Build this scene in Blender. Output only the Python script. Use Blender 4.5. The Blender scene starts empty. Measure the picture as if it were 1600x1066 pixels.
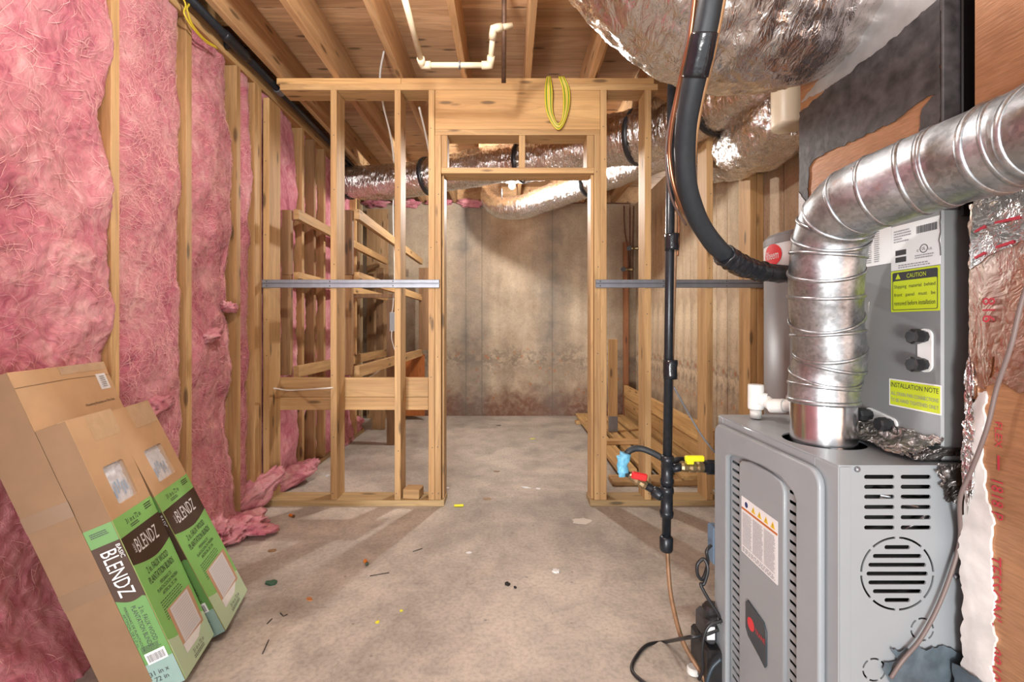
import bpy, bmesh, math, random
from mathutils import Vector, Matrix, noise
R = math.radians
random.seed(7)
SC = bpy.context.scene
COL = SC.collection

# ---------------------------------------------------------------- camera, world, lights, exposure
FP = 700.0          # focal length in pixels of a 1600 px wide frame
EYE = 1.144
cam_d = bpy.data.cameras.new('camera')
cam = bpy.data.objects.new('camera', cam_d); COL.objects.link(cam)
cam.location = (0, 0, EYE); cam.rotation_euler = (R(90), 0, 0)
cam_d.sensor_width = 36.0; cam_d.lens = FP/1600*36
cam_d.shift_x = 5/1600; cam_d.shift_y = -23/1600
cam_d.clip_start = 0.02
SC.camera = cam

W = bpy.data.worlds.new('world'); SC.world = W; W.use_nodes = True
W.node_tree.nodes['Background'].inputs[0].default_value = (0.97, 0.985, 1.0, 1)
W.node_tree.nodes['Background'].inputs[1].default_value = 1.15

def lamp(name, loc, energy, radius, col=(1, .985, .955)):
    d = bpy.data.lights.new(name, 'POINT'); d.energy = energy; d.shadow_soft_size = radius; d.color = col
    o = bpy.data.objects.new(name, d); COL.objects.link(o); o.location = loc
    return o
lamp('bulb_light_back', (0.03, 4.2, 2.405), 62, 0.035)
lamp('bulb_light_front', (-0.42, 1.2, 2.56), 40, 0.05)
fl_d = bpy.data.lights.new('added_front_fill', 'AREA'); fl_d.shape = 'DISK'; fl_d.size = 1.0; fl_d.energy = 35; fl_d.color = (1, .985, .96)  # unseen disc lamp added behind the camera to even out the brightness
fl = bpy.data.objects.new('added_front_fill', fl_d); COL.objects.link(fl); fl.location = (-2.0, -4.4, 1.3); fl.rotation_euler = (R(92), 0, R(-17))
bo_d = bpy.data.lights.new('added_ceiling_fill', 'AREA'); bo_d.shape = 'DISK'; bo_d.size = .9; bo_d.energy = 150; bo_d.color = (1, .985, .96)  # unseen low lamp, added to lift the dim ceiling and header
bo = bpy.data.objects.new('added_ceiling_fill', bo_d); COL.objects.link(bo); bo.location = (-1.5, -3.8, .25); bo.rotation_euler = (R(112), 0, R(-13))
SC.view_settings.view_transform = 'Standard'; SC.view_settings.look = 'None'
SC.view_settings.gamma = 1.0; SC.view_settings.use_curve_mapping = False
SC.view_settings.exposure = 0.88

# ---------------------------------------------------------------- helpers
WORLD = {}
def P(px, py, y):
    return Vector(((px-795)*y/FP, y, EYE-(py-510)*y/FP))
def tag(o, label=None, cat=None, group=None, kind=None):
    if label: o['label'] = label
    if cat: o['category'] = cat
    if group: o['group'] = group
    if kind: o['kind'] = kind
    return o
def place(o, M, parent):
    WORLD[o.name] = M.copy()
    if parent is not None:
        o.parent = parent
        o.matrix_basis = WORLD[parent.name].inverted() @ M
    else:
        o.matrix_basis = M
def thing(name, loc, label=None, cat=None, group=None, kind=None):
    o = bpy.data.objects.new(name, None); COL.objects.link(o); o.empty_display_size = .05
    place(o, Matrix.Translation(Vector(loc)), None)
    return tag(o, label, cat, group, kind)
def link_mesh(name, me, mat, parent, M, smooth=False):
    if mat is not None and len(me.materials) == 0:
        for m in (mat if isinstance(mat, (list, tuple)) else [mat]): me.materials.append(m)
    if smooth:
        for p in me.polygons: p.use_smooth = True
    o = bpy.data.objects.new(name, me); COL.objects.link(o)
    if M is None:
        cs = [v.co for v in me.vertices]
        c = Vector([(min(v[i] for v in cs)+max(v[i] for v in cs))/2 for i in range(3)])
        me.transform(Matrix.Translation(-c)); M = Matrix.Translation(c)
    place(o, M, parent)
    return o
def obj(name, bm, mat, parent=None, M=None, label=None, cat=None, group=None, kind=None, smooth=False):
    me = bpy.data.meshes.new(name); bm.normal_update(); bm.to_mesh(me); bm.free()
    return tag(link_mesh(name, me, mat, parent, M, smooth), label, cat, group, kind)
def box(bm, x0, x1, y0, y1, z0, z1, bev=0.0, mi=0):
    r = bmesh.ops.create_cube(bm, size=1.0)
    vs = r['verts']
    for v in vs:
        v.co = Vector((x0+(v.co.x+.5)*(x1-x0), y0+(v.co.y+.5)*(y1-y0), z0+(v.co.z+.5)*(z1-z0)))
    fs = set(f for v in vs for f in v.link_faces)
    for f in fs: f.material_index = mi
    if bev > 0:
        es = list(set(e for v in vs for e in v.link_edges))
        rr = bmesh.ops.bevel(bm, geom=es, offset=bev, segments=1, affect='EDGES', profile=.5)
        for f in rr['faces']: f.material_index = mi
def bx(name, mat, parent, x0, x1, y0, y1, z0, z1, bev=.0015, M=None, **k):
    bm = bmesh.new(); box(bm, x0, x1, y0, y1, z0, z1, bev)
    return obj(name, bm, mat, parent, M, **k)
def spline(pts, n):
    pts = [Vector(p) for p in pts]
    if len(pts) < 3:
        return [pts[0].lerp(pts[1], i/(n-1)) for i in range(n)]
    out = []; m = len(pts)-1
    for i in range(n):
        t = i/(n-1)*m; k = min(int(t), m-1); u = t-k
        p1, p2 = pts[k], pts[k+1]
        p0 = pts[k-1] if k > 0 else p1*2-p2
        p3 = pts[k+2] if k+2 <= m else p2*2-p1
        out.append(.5*((2*p1)+(p2-p0)*u+(2*p0-5*p1+4*p2-p3)*u*u+(3*p1-p0-3*p2+p3)*u**3))
    return out
def tube(bm, pts, r, seg=16, n=None, cap=True, disp=None, mi=0):
    if n: ps = spline(pts, n)
    else: ps = [Vector(p) for p in pts]
    m = len(ps)
    def rad(i):
        if isinstance(r, (list, tuple)):
            t = i/(m-1)*(len(r)-1); k = min(int(t), len(r)-2); return r[k]+(r[k+1]-r[k])*(t-k)
        return r
    t0 = (ps[1]-ps[0]).normalized()
    up = Vector((0, 0, 1)) if abs(t0.z) < .9 else Vector((0, 1, 0))
    nrm = (up-t0*up.dot(t0)).normalized()
    rings = []; L = 0
    for i in range(m):
        if i > 0: L += (ps[i]-ps[i-1]).length
        d = ps[min(i+1, m-1)]-ps[max(i-1, 0)]
        if d.length > 1e-9: t = d.normalized()
        else: t = t0
        nrm = (nrm-t*nrm.dot(t))
        nrm.normalize(); b = t.cross(nrm)
        ring = []
        for j in range(seg):
            a = 2*math.pi*j/seg
            rr = rad(i)
            dirv = nrm*math.cos(a)+b*math.sin(a)
            if disp: rr += disp(L, a, i/(m-1), dirv)
            ring.append(bm.verts.new(ps[i]+dirv*rr))
        rings.append(ring)
    for i in range(m-1):
        for j in range(seg):
            f = bm.faces.new((rings[i][j], rings[i][(j+1) % seg], rings[i+1][(j+1) % seg], rings[i+1][j]))
            f.material_index = mi; f.smooth = True
    if cap:
        for q in (list(reversed(rings[0])), rings[-1]):
            try:
                f = bm.faces.new(q); f.material_index = mi
            except Exception: pass
def tb(name, mat, parent, pts, r, seg=12, n=None, cap=True, disp=None, **k):
    bm = bmesh.new(); tube(bm, pts, r, seg, n, cap, disp)
    bm.normal_update(); bmesh.ops.recalc_face_normals(bm, faces=bm.faces)
    return obj(name, bm, mat, parent, **k)
def turned(name, mat, parent, a, b, prof, seg=20, **k):
    """prof: list of (t along a->b, radius)"""
    a, b = Vector(a), Vector(b)
    bm = bmesh.new()
    d = (b-a).normalized(); up = Vector((0, 0, 1)) if abs(d.z) < .9 else Vector((0, 1, 0))
    n1 = (up-d*up.dot(d)).normalized(); n2 = d.cross(n1); rings = []
    for t, r in prof:
        c = a.lerp(b, t)
        rings.append([bm.verts.new(c+(n1*math.cos(2*math.pi*j/seg)+n2*math.sin(2*math.pi*j/seg))*r) for j in range(seg)])
    for q in range(len(rings)-1):
        for j in range(seg):
            bm.faces.new((rings[q][j], rings[q][(j+1) % seg], rings[q+1][(j+1) % seg], rings[q+1][j]))
    bm.faces.new(list(reversed(rings[0]))); bm.faces.new(rings[-1])
    bmesh.ops.recalc_face_normals(bm, faces=bm.faces)
    return obj(name, bm, mat, parent, **k)
def ring(name, mat, parent, c, axis, r, w, seg=40, sub=8, squash=1.0, **k):
    """torus-like band around an axis"""
    c = Vector(c); d = Vector(axis).normalized(); up = Vector((0, 0, 1)) if abs(d.z) < .9 else Vector((0, 1, 0))
    n1 = (up-d*up.dot(d)).normalized(); n2 = d.cross(n1); bm = bmesh.new(); rs = []
    for i in range(seg):
        a = 2*math.pi*i/seg; e = n1*math.cos(a)+n2*math.sin(a)
        rs.append([bm.verts.new(c+e*(r+math.cos(2*math.pi*j/sub)*w*squash)+d*math.sin(2*math.pi*j/sub)*w) for j in range(sub)])
    for i in range(seg):
        for j in range(sub):
            bm.faces.new((rs[i][j], rs[(i+1) % seg][j], rs[(i+1) % seg][(j+1) % sub], rs[i][(j+1) % sub]))
    bmesh.ops.recalc_face_normals(bm, faces=bm.faces)
    return obj(name, bm, mat, parent, smooth=True, **k)
def frame(o, xd, yd):
    x = Vector(xd).normalized(); y = Vector(yd).normalized(); z = x.cross(y)
    return Matrix(((x.x, y.x, z.x, o[0]), (x.y, y.y, z.y, o[1]), (x.z, y.z, z.z, o[2]), (0, 0, 0, 1)))
def rr(u0, u1, v0, v1, r=.003, n=4):
    out = []
    for cx, cy, a0 in ((u1-r, v1-r, 0), (u0+r, v1-r, 90), (u0+r, v0+r, 180), (u1-r, v0+r, 270)):
        for i in range(n+1):
            a = R(a0+90*i/n); out.append((cx+r*math.cos(a), cy+r*math.sin(a)))
    return out
def panel(name, outline, holes, th, M, mat, parent, bev=0.0, **k):
    cu = bpy.data.curves.new('c', 'CURVE'); cu.dimensions = '2D'; cu.fill_mode = 'BOTH'
    cu.extrude = max(th/2-bev, 0.0); cu.bevel_depth = bev; cu.bevel_resolution = 2
    for pts in [outline]+list(holes):
        s = cu.splines.new('POLY'); s.points.add(len(pts)-1)
        for i, (u, v) in enumerate(pts): s.points[i].co = (u, v, 0, 1)
        s.use_cyclic_u = True
    t = bpy.data.objects.new('t', cu); COL.objects.link(t)
    me = bpy.data.meshes.new_from_object(t)
    bpy.data.objects.remove(t); bpy.data.curves.remove(cu)
    me.name = name; me.materials.clear()
    return tag(link_mesh(name, me, mat, parent, M), k.get('label'), k.get('cat'), k.get('group'), k.get('kind'))
def text(s, w, h, c, M, mat, parent, name='lettering', th=.0004, **k):
    """s in a w x h box centred at c=(u,v) on the plane frame M"""
    cu = bpy.data.curves.new('f', 'FONT'); cu.body = s; cu.size = 1; cu.align_x = 'CENTER'
    cu.resolution_u = 2; cu.extrude = 0
    t = bpy.data.objects.new('t', cu); COL.objects.link(t)
    me = bpy.data.meshes.new_from_object(t)
    bpy.data.objects.remove(t); bpy.data.curves.remove(cu)
    me.name = name; me.materials.clear()
    xs = [v.co.x for v in me.vertices]; ys = [v.co.y for v in me.vertices]
    sx = w/(max(xs)-min(xs)); sy = h/(max(ys)-min(ys))
    if w <= 0: sx = sy
    me.transform(Matrix.Translation((c[0], c[1], th)) @ Matrix.Diagonal((sx, sy, 1, 1)) @ Matrix.Translation((-(max(xs)+min(xs))/2, -(max(ys)+min(ys))/2, 0)))
    return tag(link_mesh(name, me, mat, parent, M), k.get('label'))
def rectm(bm, u0, u1, v0, v1, w=.0):
    vs = [bm.verts.new((u, v, w)) for u, v in ((u0, v0), (u1, v0), (u1, v1), (u0, v1))]
    bm.faces.new(vs)
def bars(u0, u1, v0, v1, rows, M, mat, parent, seed=1, name='fine_print', fill=.5, z=.0004, ragged=.15, wl=(.03, .09)):
    """rows of word-length dashes: print too small to read"""
    rnd = random.Random(seed); bm = bmesh.new(); dv = (v1-v0)/rows
    for i in range(rows):
        v = v1-(i+.5)*dv; u = u0; end = u1-(u1-u0)*rnd.random()*ragged
        while u < end:
            w = (u1-u0)*rnd.uniform(*wl)
            rectm(bm, u, min(u+w, end), v-dv*fill/2, v+dv*fill/2, z); u += w+(u1-u0)*.02
    return obj(name, bm, mat, parent, M)

# ---------------------------------------------------------------- materials
def newmat(name):
    m = bpy.data.materials.new(name); m.use_nodes = True
    nt = m.node_tree; return m, nt, nt.nodes['Principled BSDF']
def nd(nt, typ, **k):
    n = nt.nodes.new(typ)
    for a, b in k.items():
        if a.startswith('i_'):
            n.inputs[int(a[2:]) if a[2:].isdigit() else a[2:].replace('_', ' ')].default_value = b
        else: setattr(n, a, b)
    return n
def ramp(nt, src, stops):
    r = nt.nodes.new('ShaderNodeValToRGB'); nt.links.new(src, r.inputs[0]); cr = r.color_ramp
    while len(cr.elements) < len(stops): cr.elements.new(.5)
    for e, (p, c) in zip(cr.elements, stops):
        e.position = p; e.color = (c, c, c, 1) if isinstance(c, (int, float)) else (*c, 1)
    return r.outputs[0]
def mixc(nt, fac, a, b, mode='MIX'):
    n = nt.nodes.new('ShaderNodeMix'); n.data_type = 'RGBA'; n.blend_type = mode; n.clamp_factor = True
    for s, i in ((fac, 0), (a, 6), (b, 7)):
        if isinstance(s, (int, float)): n.inputs[i].default_value = s
        elif isinstance(s, tuple): n.inputs[i].default_value = (*s, 1)
        else: nt.links.new(s, n.inputs[i])
    return n.outputs[2]
def mth(nt, op, a, b=0.0, c=0.0):
    n = nt.nodes.new('ShaderNodeMath'); n.operation = op
    for i, s in enumerate((a, b, c)):
        if isinstance(s, (int, float)): n.inputs[i].default_value = s
        else: nt.links.new(s, n.inputs[i])
    return n.outputs[0]
def coords(nt, scale, rnd=True, kind='Object'):
    tc = nd(nt, 'ShaderNodeTexCoord'); src = tc.outputs[kind]
    if rnd:
        oi = nd(nt, 'ShaderNodeObjectInfo')
        v = nd(nt, 'ShaderNodeVectorMath', operation='SCALE'); v.inputs[0].default_value = (7.3, 3.1, 5.7)
        nt.links.new(oi.outputs['Random'], v.inputs['Scale'])
        a = nd(nt, 'ShaderNodeVectorMath', operation='ADD'); nt.links.new(src, a.inputs[0]); nt.links.new(v.outputs[0], a.inputs[1]); src = a.outputs[0]
    mp = nd(nt, 'ShaderNodeMapping'); nt.links.new(src, mp.inputs[0]); mp.inputs['Scale'].default_value = scale
    return mp.outputs[0]
def nz(nt, vec, scale=1, detail=3, rough=.55, dist=0.0):
    n = nd(nt, 'ShaderNodeTexNoise'); nt.links.new(vec, n.inputs['Vector'])
    n.inputs['Scale'].default_value = scale; n.inputs['Detail'].default_value = detail
    n.inputs['Roughness'].default_value = rough; n.inputs['Distortion'].default_value = dist
    return n.outputs[0]
def bump(nt, h, bs, strength=.3, dist=.005):
    b = nd(nt, 'ShaderNodeBump'); b.inputs['Strength'].default_value = strength; b.inputs['Distance'].default_value = dist
    nt.links.new(h, b.inputs['Height']); nt.links.new(b.outputs[0], bs.inputs['Normal']); return b
def plain(name, c, rough=.5, metal=0.0, var=0.0, vs=20, bmp=0.0, coat=0.0, emis=0.0):
    m, nt, bs = newmat(name); bs.inputs['Roughness'].default_value = rough; bs.inputs['Metallic'].default_value = metal
    bs.inputs['Coat Weight'].default_value = coat
    v = coords(nt, (1, 1, 1), False); f = nz(nt, v, vs, 4)
    lo = tuple(max(0, x*(1-var)) for x in c); hi = tuple(min(1, x*(1+var)) for x in c)
    nt.links.new(mixc(nt, ramp(nt, f, [(.3, 0.0), (.7, 1.0)]), lo, hi), bs.inputs['Base Color'])
    if bmp: bump(nt, f, bs, bmp, .003)
    if emis:
        bs.inputs['Emission Color'].default_value = (*c, 1); bs.inputs['Emission Strength'].default_value = emis
    return m
def wood(name, axis, light, dark, knots=True, freq=1.0, rough=.62, wavy=.5, var=.14, fine=.4):
    m, nt, bs = newmat(name); bs.inputs['Roughness'].default_value = rough
    s = [11*freq]*3; s[axis] = .75*freq
    v = coords(nt, tuple(s)); g = nz(nt, v, 1, 4, .55, wavy)
    s2 = [70]*3; s2[axis] = 2.2
    f = nz(nt, coords(nt, tuple(s2)), 1, 3, .6, .2)
    # ring lines from the grain noise
    w = mth(nt, 'FRACT', mth(nt, 'MULTIPLY', g, 9.0)); w = mth(nt, 'ABSOLUTE', mth(nt, 'SUBTRACT', w, .5))
    c = mixc(nt, ramp(nt, g, [(.3, 0.0), (.68, 1.0)]), dark, light)
    c = mixc(nt, mth(nt, 'MULTIPLY', ramp(nt, w, [(.0, 1.0), (.22, 0.0)]), .33), c, tuple(x*.72 for x in dark))
    c = mixc(nt, fine, c, ramp(nt, f, [(.3, .45), (.65, 1.0)]), 'MULTIPLY')
    if knots:
        s3 = [13]*3; s3[axis] = 3.2
        vo = nd(nt, 'ShaderNodeTexVoronoi'); nt.links.new(coords(nt, tuple(s3)), vo.inputs['Vector']); vo.inputs['Scale'].default_value = 1.0
        k = ramp(nt, vo.outputs['Distance'], [(.10, 1.0), (.19, 0.0)])
        c = mixc(nt, mth(nt, 'MULTIPLY', k, .8), c, tuple(x*.22 for x in dark))
    oi = nd(nt, 'ShaderNodeObjectInfo')
    br = nd(nt, 'ShaderNodeMapRange'); nt.links.new(oi.outputs['Random'], br.inputs[0]); br.inputs[3].default_value = 1-var; br.inputs[4].default_value = 1+var*.6
    hs = nd(nt, 'ShaderNodeHueSaturation'); nt.links.new(c, hs.inputs['Color']); nt.links.new(br.outputs[0], hs.inputs['Value'])
    nt.links.new(hs.outputs[0], bs.inputs['Base Color'])
    bump(nt, f, bs, .15, .002)
    return m
PINE_L, PINE_D = (.62, .385, .17), (.40, .215, .08)
WX, WY, WZ = [wood('pine_'+'xyz'[a], a, PINE_L, PINE_D) for a in range(3)]
HDR = wood('pine_header', 0, (.68, .40, .16), (.48, .25, .09), freq=.55, wavy=.8)
GRN = wood('treated_sill', 0, (.52, .36, .17), (.34, .22, .10))
JST = wood('joist_wood', 1, (.68, .42, .21), (.46, .25, .11), knots=True)
OLDZ = wood('old_stud', 2, (.40, .23, .10), (.25, .13, .055))
DRKZ = wood('brown_plank', 2, (.30, .16, .07), (.18, .09, .04))
ORGZ = wood('orange_plank', 2, (.50, .16, .03), (.36, .10, .02))
YELY = wood('framing_board', 1, (.66, .42, .17), (.44, .24, .09), freq=1.6, var=.2)
PLY = wood('plywood', 0, (.68, .43, .24), (.40, .22, .11), knots=True, freq=.5, wavy=1.6, var=.2, fine=.45)

def insulation():
    m, nt, bs = newmat('pink_fibreglass'); bs.inputs['Roughness'].default_value = .95
    bs.inputs['Sheen Weight'].default_value = .1; bs.inputs['Specular IOR Level'].default_value = .1
    v = coords(nt, (1, 1, 1), True)
    w1 = nd(nt, 'ShaderNodeTexNoise'); nt.links.new(v, w1.inputs['Vector']); w1.inputs['Scale'].default_value = 3.0; w1.inputs['Detail'].default_value = 3
    ad = nd(nt, 'ShaderNodeVectorMath', operation='MULTIPLY_ADD'); nt.links.new(w1.outputs['Color'], ad.inputs[0]); ad.inputs[1].default_value = (.55, .55, .55); nt.links.new(v, ad.inputs[2])
    mp = nd(nt, 'ShaderNodeMapping'); nt.links.new(ad.outputs[0], mp.inputs[0]); mp.inputs['Scale'].default_value = (8, 18, 5)
    a = nz(nt, mp.outputs[0], 1, 6, .62, .8)
    b = nz(nt, v, 4.5, 5, .6, .6)
    mp2 = nd(nt, 'ShaderNodeMapping'); nt.links.new(ad.outputs[0], mp2.inputs[0]); mp2.inputs['Scale'].default_value = (60, 130, 35)
    f = nz(nt, mp2.outputs[0], 1, 4, .7, 1.5)
    s = mth(nt, 'ADD', mth(nt, 'MULTIPLY', a, .55), mth(nt, 'MULTIPLY', b, .45))
    c = ramp(nt, s, [(.34, (.36, .08, .125)), (.44, (.54, .17, .215)), (.54, (.64, .27, .295)), (.66, (.76, .43, .42))])
    c = mixc(nt, .5, c, ramp(nt, f, [(.34, .5), (.60, 1.0)]), 'MULTIPLY')
    nt.links.new(c, bs.inputs['Base Color'])
    h = mth(nt, 'ADD', mth(nt, 'MULTIPLY', a, .5), mth(nt, 'MULTIPLY', f, .5))
    bump(nt, h, bs, .6, .010)
    return m
PINK = insulation()

def foil(name, base=(.80, .79, .78), rough=.22, sc=(1, 1, 1), strength=.6, brown=0.0, dist=.012):
    m, nt, bs = newmat(name); bs.inputs['Metallic'].default_value = 1.0
    v = coords(nt, sc, True)
    a = nz(nt, v, 22, 3, .6, 1.6); b = nz(nt, v, 75, 3, .6, .8)
    bl = nz(nt, v, 4, 3)
    c = mixc(nt, mth(nt, 'MULTIPLY', ramp(nt, bl, [(.42, 0.0), (.62, 1.0)]), brown), base, (.62, .40, .28))
    nt.links.new(c, bs.inputs['Base Color'])
    nt.links.new(ramp(nt, b, [(.3, rough*.7), (.7, rough*1.5)]), bs.inputs['Roughness'])
    bump(nt, mth(nt, 'ADD', a, mth(nt, 'MULTIPLY', b, .12)), bs, strength, dist)
    return m
FOIL = foil('duct_foil', rough=.2, sc=(2.4, 1.3, .6), brown=.22, strength=.8)
FOILBIG = foil('duct_foil_big', rough=.16, sc=(1.9, .9, .5), strength=.5, brown=.15)
TAPE = foil('foil_tape', rough=.2, strength=.5)
def galv():
    m, nt, bs = newmat('galvanised_steel'); bs.inputs['Metallic'].default_value = .95
    v = coords(nt, (1, 1, 1), False)
    vo = nd(nt, 'ShaderNodeTexVoronoi'); nt.links.new(v, vo.inputs['Vector']); vo.inputs['Scale'].default_value = 140
    a = nz(nt, v, 16, 5, .6, .5); sp = ramp(nt, vo.outputs['Color'], [(.2, .32), (.8, .68)])
    c = mixc(nt, ramp(nt, a, [(.35, 0.0), (.7, 1.0)]), (.30, .325, .35), (.53, .565, .60))
    c = mixc(nt, .35, c, sp)
    r2 = nz(nt, v, 34, 4, .7)
    c = mixc(nt, mth(nt, 'MULTIPLY', ramp(nt, r2, [(.60, 0.0), (.72, 1.0)]), .4), c, (.42, .20, .13))
    nt.links.new(c, bs.inputs['Base Color']); nt.links.new(ramp(nt, a, [(.3, .28), (.7, .5)]), bs.inputs['Roughness'])
    bump(nt, a, bs, .12, .004)
    return m
GALV = galv()
GALVN = plain('bright_galvanised', (.72, .73, .75), .22, 1.0, .12, 40, .05)

def concrete_floor():
    m, nt, bs = newmat('concrete_floor'); v = coords(nt, (1, 1, 1), False)
    a = nz(nt, v, .9, 7, .62, .6); b = nz(nt, v, 5, 6, .65, .4); f = nz(nt, v, 60, 3, .6)
    c = ramp(nt, a, [(.34, (.32, .28, .24)), (.5, (.47, .415, .355)), (.62, (.60, .53, .45))])
    c = mixc(nt, .75, c, ramp(nt, b, [(.33, .60), (.58, 1.0)]), 'MULTIPLY')
    c = mixc(nt, .55, c, ramp(nt, f, [(.36, .65), (.56, 1.0)]), 'MULTIPLY')
    # darker stains
    s = nz(nt, coords(nt, (1.3, 1.0, 1), False), 2.1, 4, .6, .3)
    c = mixc(nt, mth(nt, 'MULTIPLY', ramp(nt, s, [(.62, 0.0), (.74, 1.0)]), .45), c, (.16, .14, .12))
    s2 = nz(nt, coords(nt, (1, 1.4, 1), False), 1.6, 5, .6, .8)
    c = mixc(nt, mth(nt, 'MULTIPLY', ramp(nt, s2, [(.58, 0.0), (.72, 1.0)]), .35), c, (.50, .40, .29))
    # little specks
    vo = nd(nt, 'ShaderNodeTexVoronoi'); nt.links.new(v, vo.inputs['Vector']); vo.inputs['Scale'].default_value = 9
    c = mixc(nt, mth(nt, 'MULTIPLY', ramp(nt, vo.outputs['Distance'], [(.03, 1.0), (.07, 0.0)]), .6), c, (.12, .10, .08))
    # hairline cracks
    w = nd(nt, 'ShaderNodeTexNoise'); nt.links.new(v, w.inputs['Vector']); w.inputs['Scale'].default_value = 3.5; w.inputs['Detail'].default_value = 5
    ad = nd(nt, 'ShaderNodeVectorMath', operation='MULTIPLY_ADD'); nt.links.new(w.outputs['Color'], ad.inputs[0]); ad.inputs[1].default_value = (.5, .5, .5); nt.links.new(v, ad.inputs[2])
    vc = nd(nt, 'ShaderNodeTexVoronoi', feature='DISTANCE_TO_EDGE'); nt.links.new(ad.outputs[0], vc.inputs['Vector']); vc.inputs['Scale'].default_value = .8
    c = mixc(nt, mth(nt, 'MULTIPLY', ramp(nt, vc.outputs['Distance'], [(.001, 1.0), (.004, 0.0)]), .22), c, (.16, .12, .10))
    nt.links.new(c, bs.inputs['Base Color'])
    nt.links.new(ramp(nt, b, [(.3, .52), (.7, .78)]), bs.inputs['Roughness'])
    bump(nt, mth(nt, 'ADD', f, b), bs, .18, .003)
    return m
FLOOR = concrete_floor()

def concrete_wall(name, lines=(), vert=0.0, base=True, lo=(.31, .225, .15), hi=(.48, .38, .27), axis='X'):
    m, nt, bs = newmat(name); bs.inputs['Roughness'].default_value = .85
    v = coords(nt, (1, 1, 1), False, 'Object'); g = coords(nt, (1, 1, 1), False, 'Object')
    sx = nd(nt, 'ShaderNodeSeparateXYZ'); nt.links.new(g, sx.inputs[0])
    a = nz(nt, v, 1.5, 6, .6, .5); b = nz(nt, v, 7, 5, .65, .3); f = nz(nt, v, 48, 4, .7)
    c = ramp(nt, a, [(.3, lo), (.62, hi)])
    st = nz(nt, coords(nt, (9, 9, .8), False), 1, 4, .6)
    c = mixc(nt, .45+vert*.3, c, ramp(nt, st, [(.3, .66), (.6, 1.0)]), 'MULTIPLY')
    c = mixc(nt, .45, c, ramp(nt, b, [(.3, .66), (.6, 1.0)]), 'MULTIPLY')
    c = mixc(nt, .45, c, ramp(nt, f, [(.30, .5), (.5, 1.0)]), 'MULTIPLY')
    # pits
    vo = nd(nt, 'ShaderNodeTexVoronoi'); nt.links.new(v, vo.inputs['Vector']); vo.inputs['Scale'].default_value = 34
    pit = mth(nt, 'MULTIPLY', ramp(nt, vo.outputs['Distance'], [(.10, 1.0), (.2, 0.0)]), ramp(nt, b, [(.45, 0.0), (.62, 1.0)]))
    c = mixc(nt, mth(nt, 'MULTIPLY', pit, .7), c, (.17, .11, .07))
    # tide mark band of staining at the cold joint, mid height
    z = sx.outputs['Z']
    wob = mth(nt, 'ADD', z, mth(nt, 'MULTIPLY', mth(nt, 'SUBTRACT', b, .5), .5))
    if base:
        band = ramp(nt, mth(nt, 'ABSOLUTE', mth(nt, 'SUBTRACT', wob, .72-1.36)), [(.0, 1.0), (.22, 0.0)])
        n3 = nz(nt, v, 15, 4, .65, .7)
        c = mixc(nt, mth(nt, 'MULTIPLY', mth(nt, 'MULTIPLY', band, ramp(nt, n3, [(.44, 0.0), (.56, 1.0)])), .75), c, (.16, .12, .09))
        # rust spots
        vr = nd(nt, 'ShaderNodeTexVoronoi'); nt.links.new(v, vr.inputs['Vector']); vr.inputs['Scale'].default_value = 11
        rs = mth(nt, 'MULTIPLY', ramp(nt, vr.outputs['Distance'], [(.14, 1.0), (.30, 0.0)]), ramp(nt, mth(nt, 'ADD', wob, 1.36), [(.9, 1.0), (1.0, 0.0)]))
        rs = mth(nt, 'MULTIPLY', rs, ramp(nt, nz(nt, v, 2.6, 3), [(.42, 0.0), (.52, 1.0)]))
        c = mixc(nt, mth(nt, 'MULTIPLY', rs, .75), c, (.38, .14, .045))
        # red clay at the foot
        bb = ramp(nt, mth(nt, 'ADD', wob, 1.36), [(.16, 1.0), (.44, 0.0)])
        c = mixc(nt, mth(nt, 'MULTIPLY', mth(nt, 'MULTIPLY', bb, ramp(nt, n3, [(.3, .55), (.55, 1.0)])), .95), c, (.15, .065, .04))
    for x0, wd, k in lines:
        d = mth(nt, 'ABSOLUTE', mth(nt, 'SUBTRACT', sx.outputs[axis], x0))
        d2 = mth(nt, 'ADD', d, mth(nt, 'MULTIPLY', mth(nt, 'SUBTRACT', b, .5), wd*5))
        l = mth(nt, 'MULTIPLY', ramp(nt, d2, [(0, 1.0), (min(1, wd*5), 0.0)]), ramp(nt, a, [(.35, .2), (.6, 1.0)]))
        c = mixc(nt, mth(nt, 'MULTIPLY', l, k*.95), c, (.15, .125, .105))
        c = mixc(nt, mth(nt, 'MULTIPLY', ramp(nt, d, [(0.002, 1.0), (.005, 0.0)]), .8), c, (.10, .08, .065))
    nt.links.new(c, bs.inputs['Base Color'])
    bump(nt, mth(nt, 'ADD', f, b), bs, .35, .006)
    return m

STEEL = plain('grey_enamel', (.27, .292, .31), .42, .0, .03, 8, 0, .15)
STEELD = plain('coil_case_enamel', (.23, .24, .245), .40, .25, .04, 6)
DARK = plain('dark_interior', (.012, .012, .013), .8)
BLACK = plain('black_plastic', (.018, .018, .02), .35)
RUBBER = plain('black_foam', (.014, .018, .022), .55, 0, .15, 60, .1)
ETAPE = plain('black_tape', (.012, .013, .016), .18, 0, .3, 60, .3)
BPIPE = plain('black_iron', (.017, .020, .025), .33, .3, .3, 60, .12)
GREYMETAL = plain('grey_channel', (.24, .25, .28), .42, .7, .1, 20)
WHITE = plain('white_paint', (.75, .75, .74), .5, 0, .03)
PAPER = plain('white_label', (.72, .72, .73), .45, 0, .02)
PVC = plain('white_pvc', (.72, .72, .69), .35, 0, .06, 30)
CPVC = plain('cream_pvc', (.70, .58, .40), .4, 0, .06, 20)
INK = plain('dark_ink', (.03, .03, .035), .5)
GREYINK = plain('grey_ink', (.26, .26, .28), .5)
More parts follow.
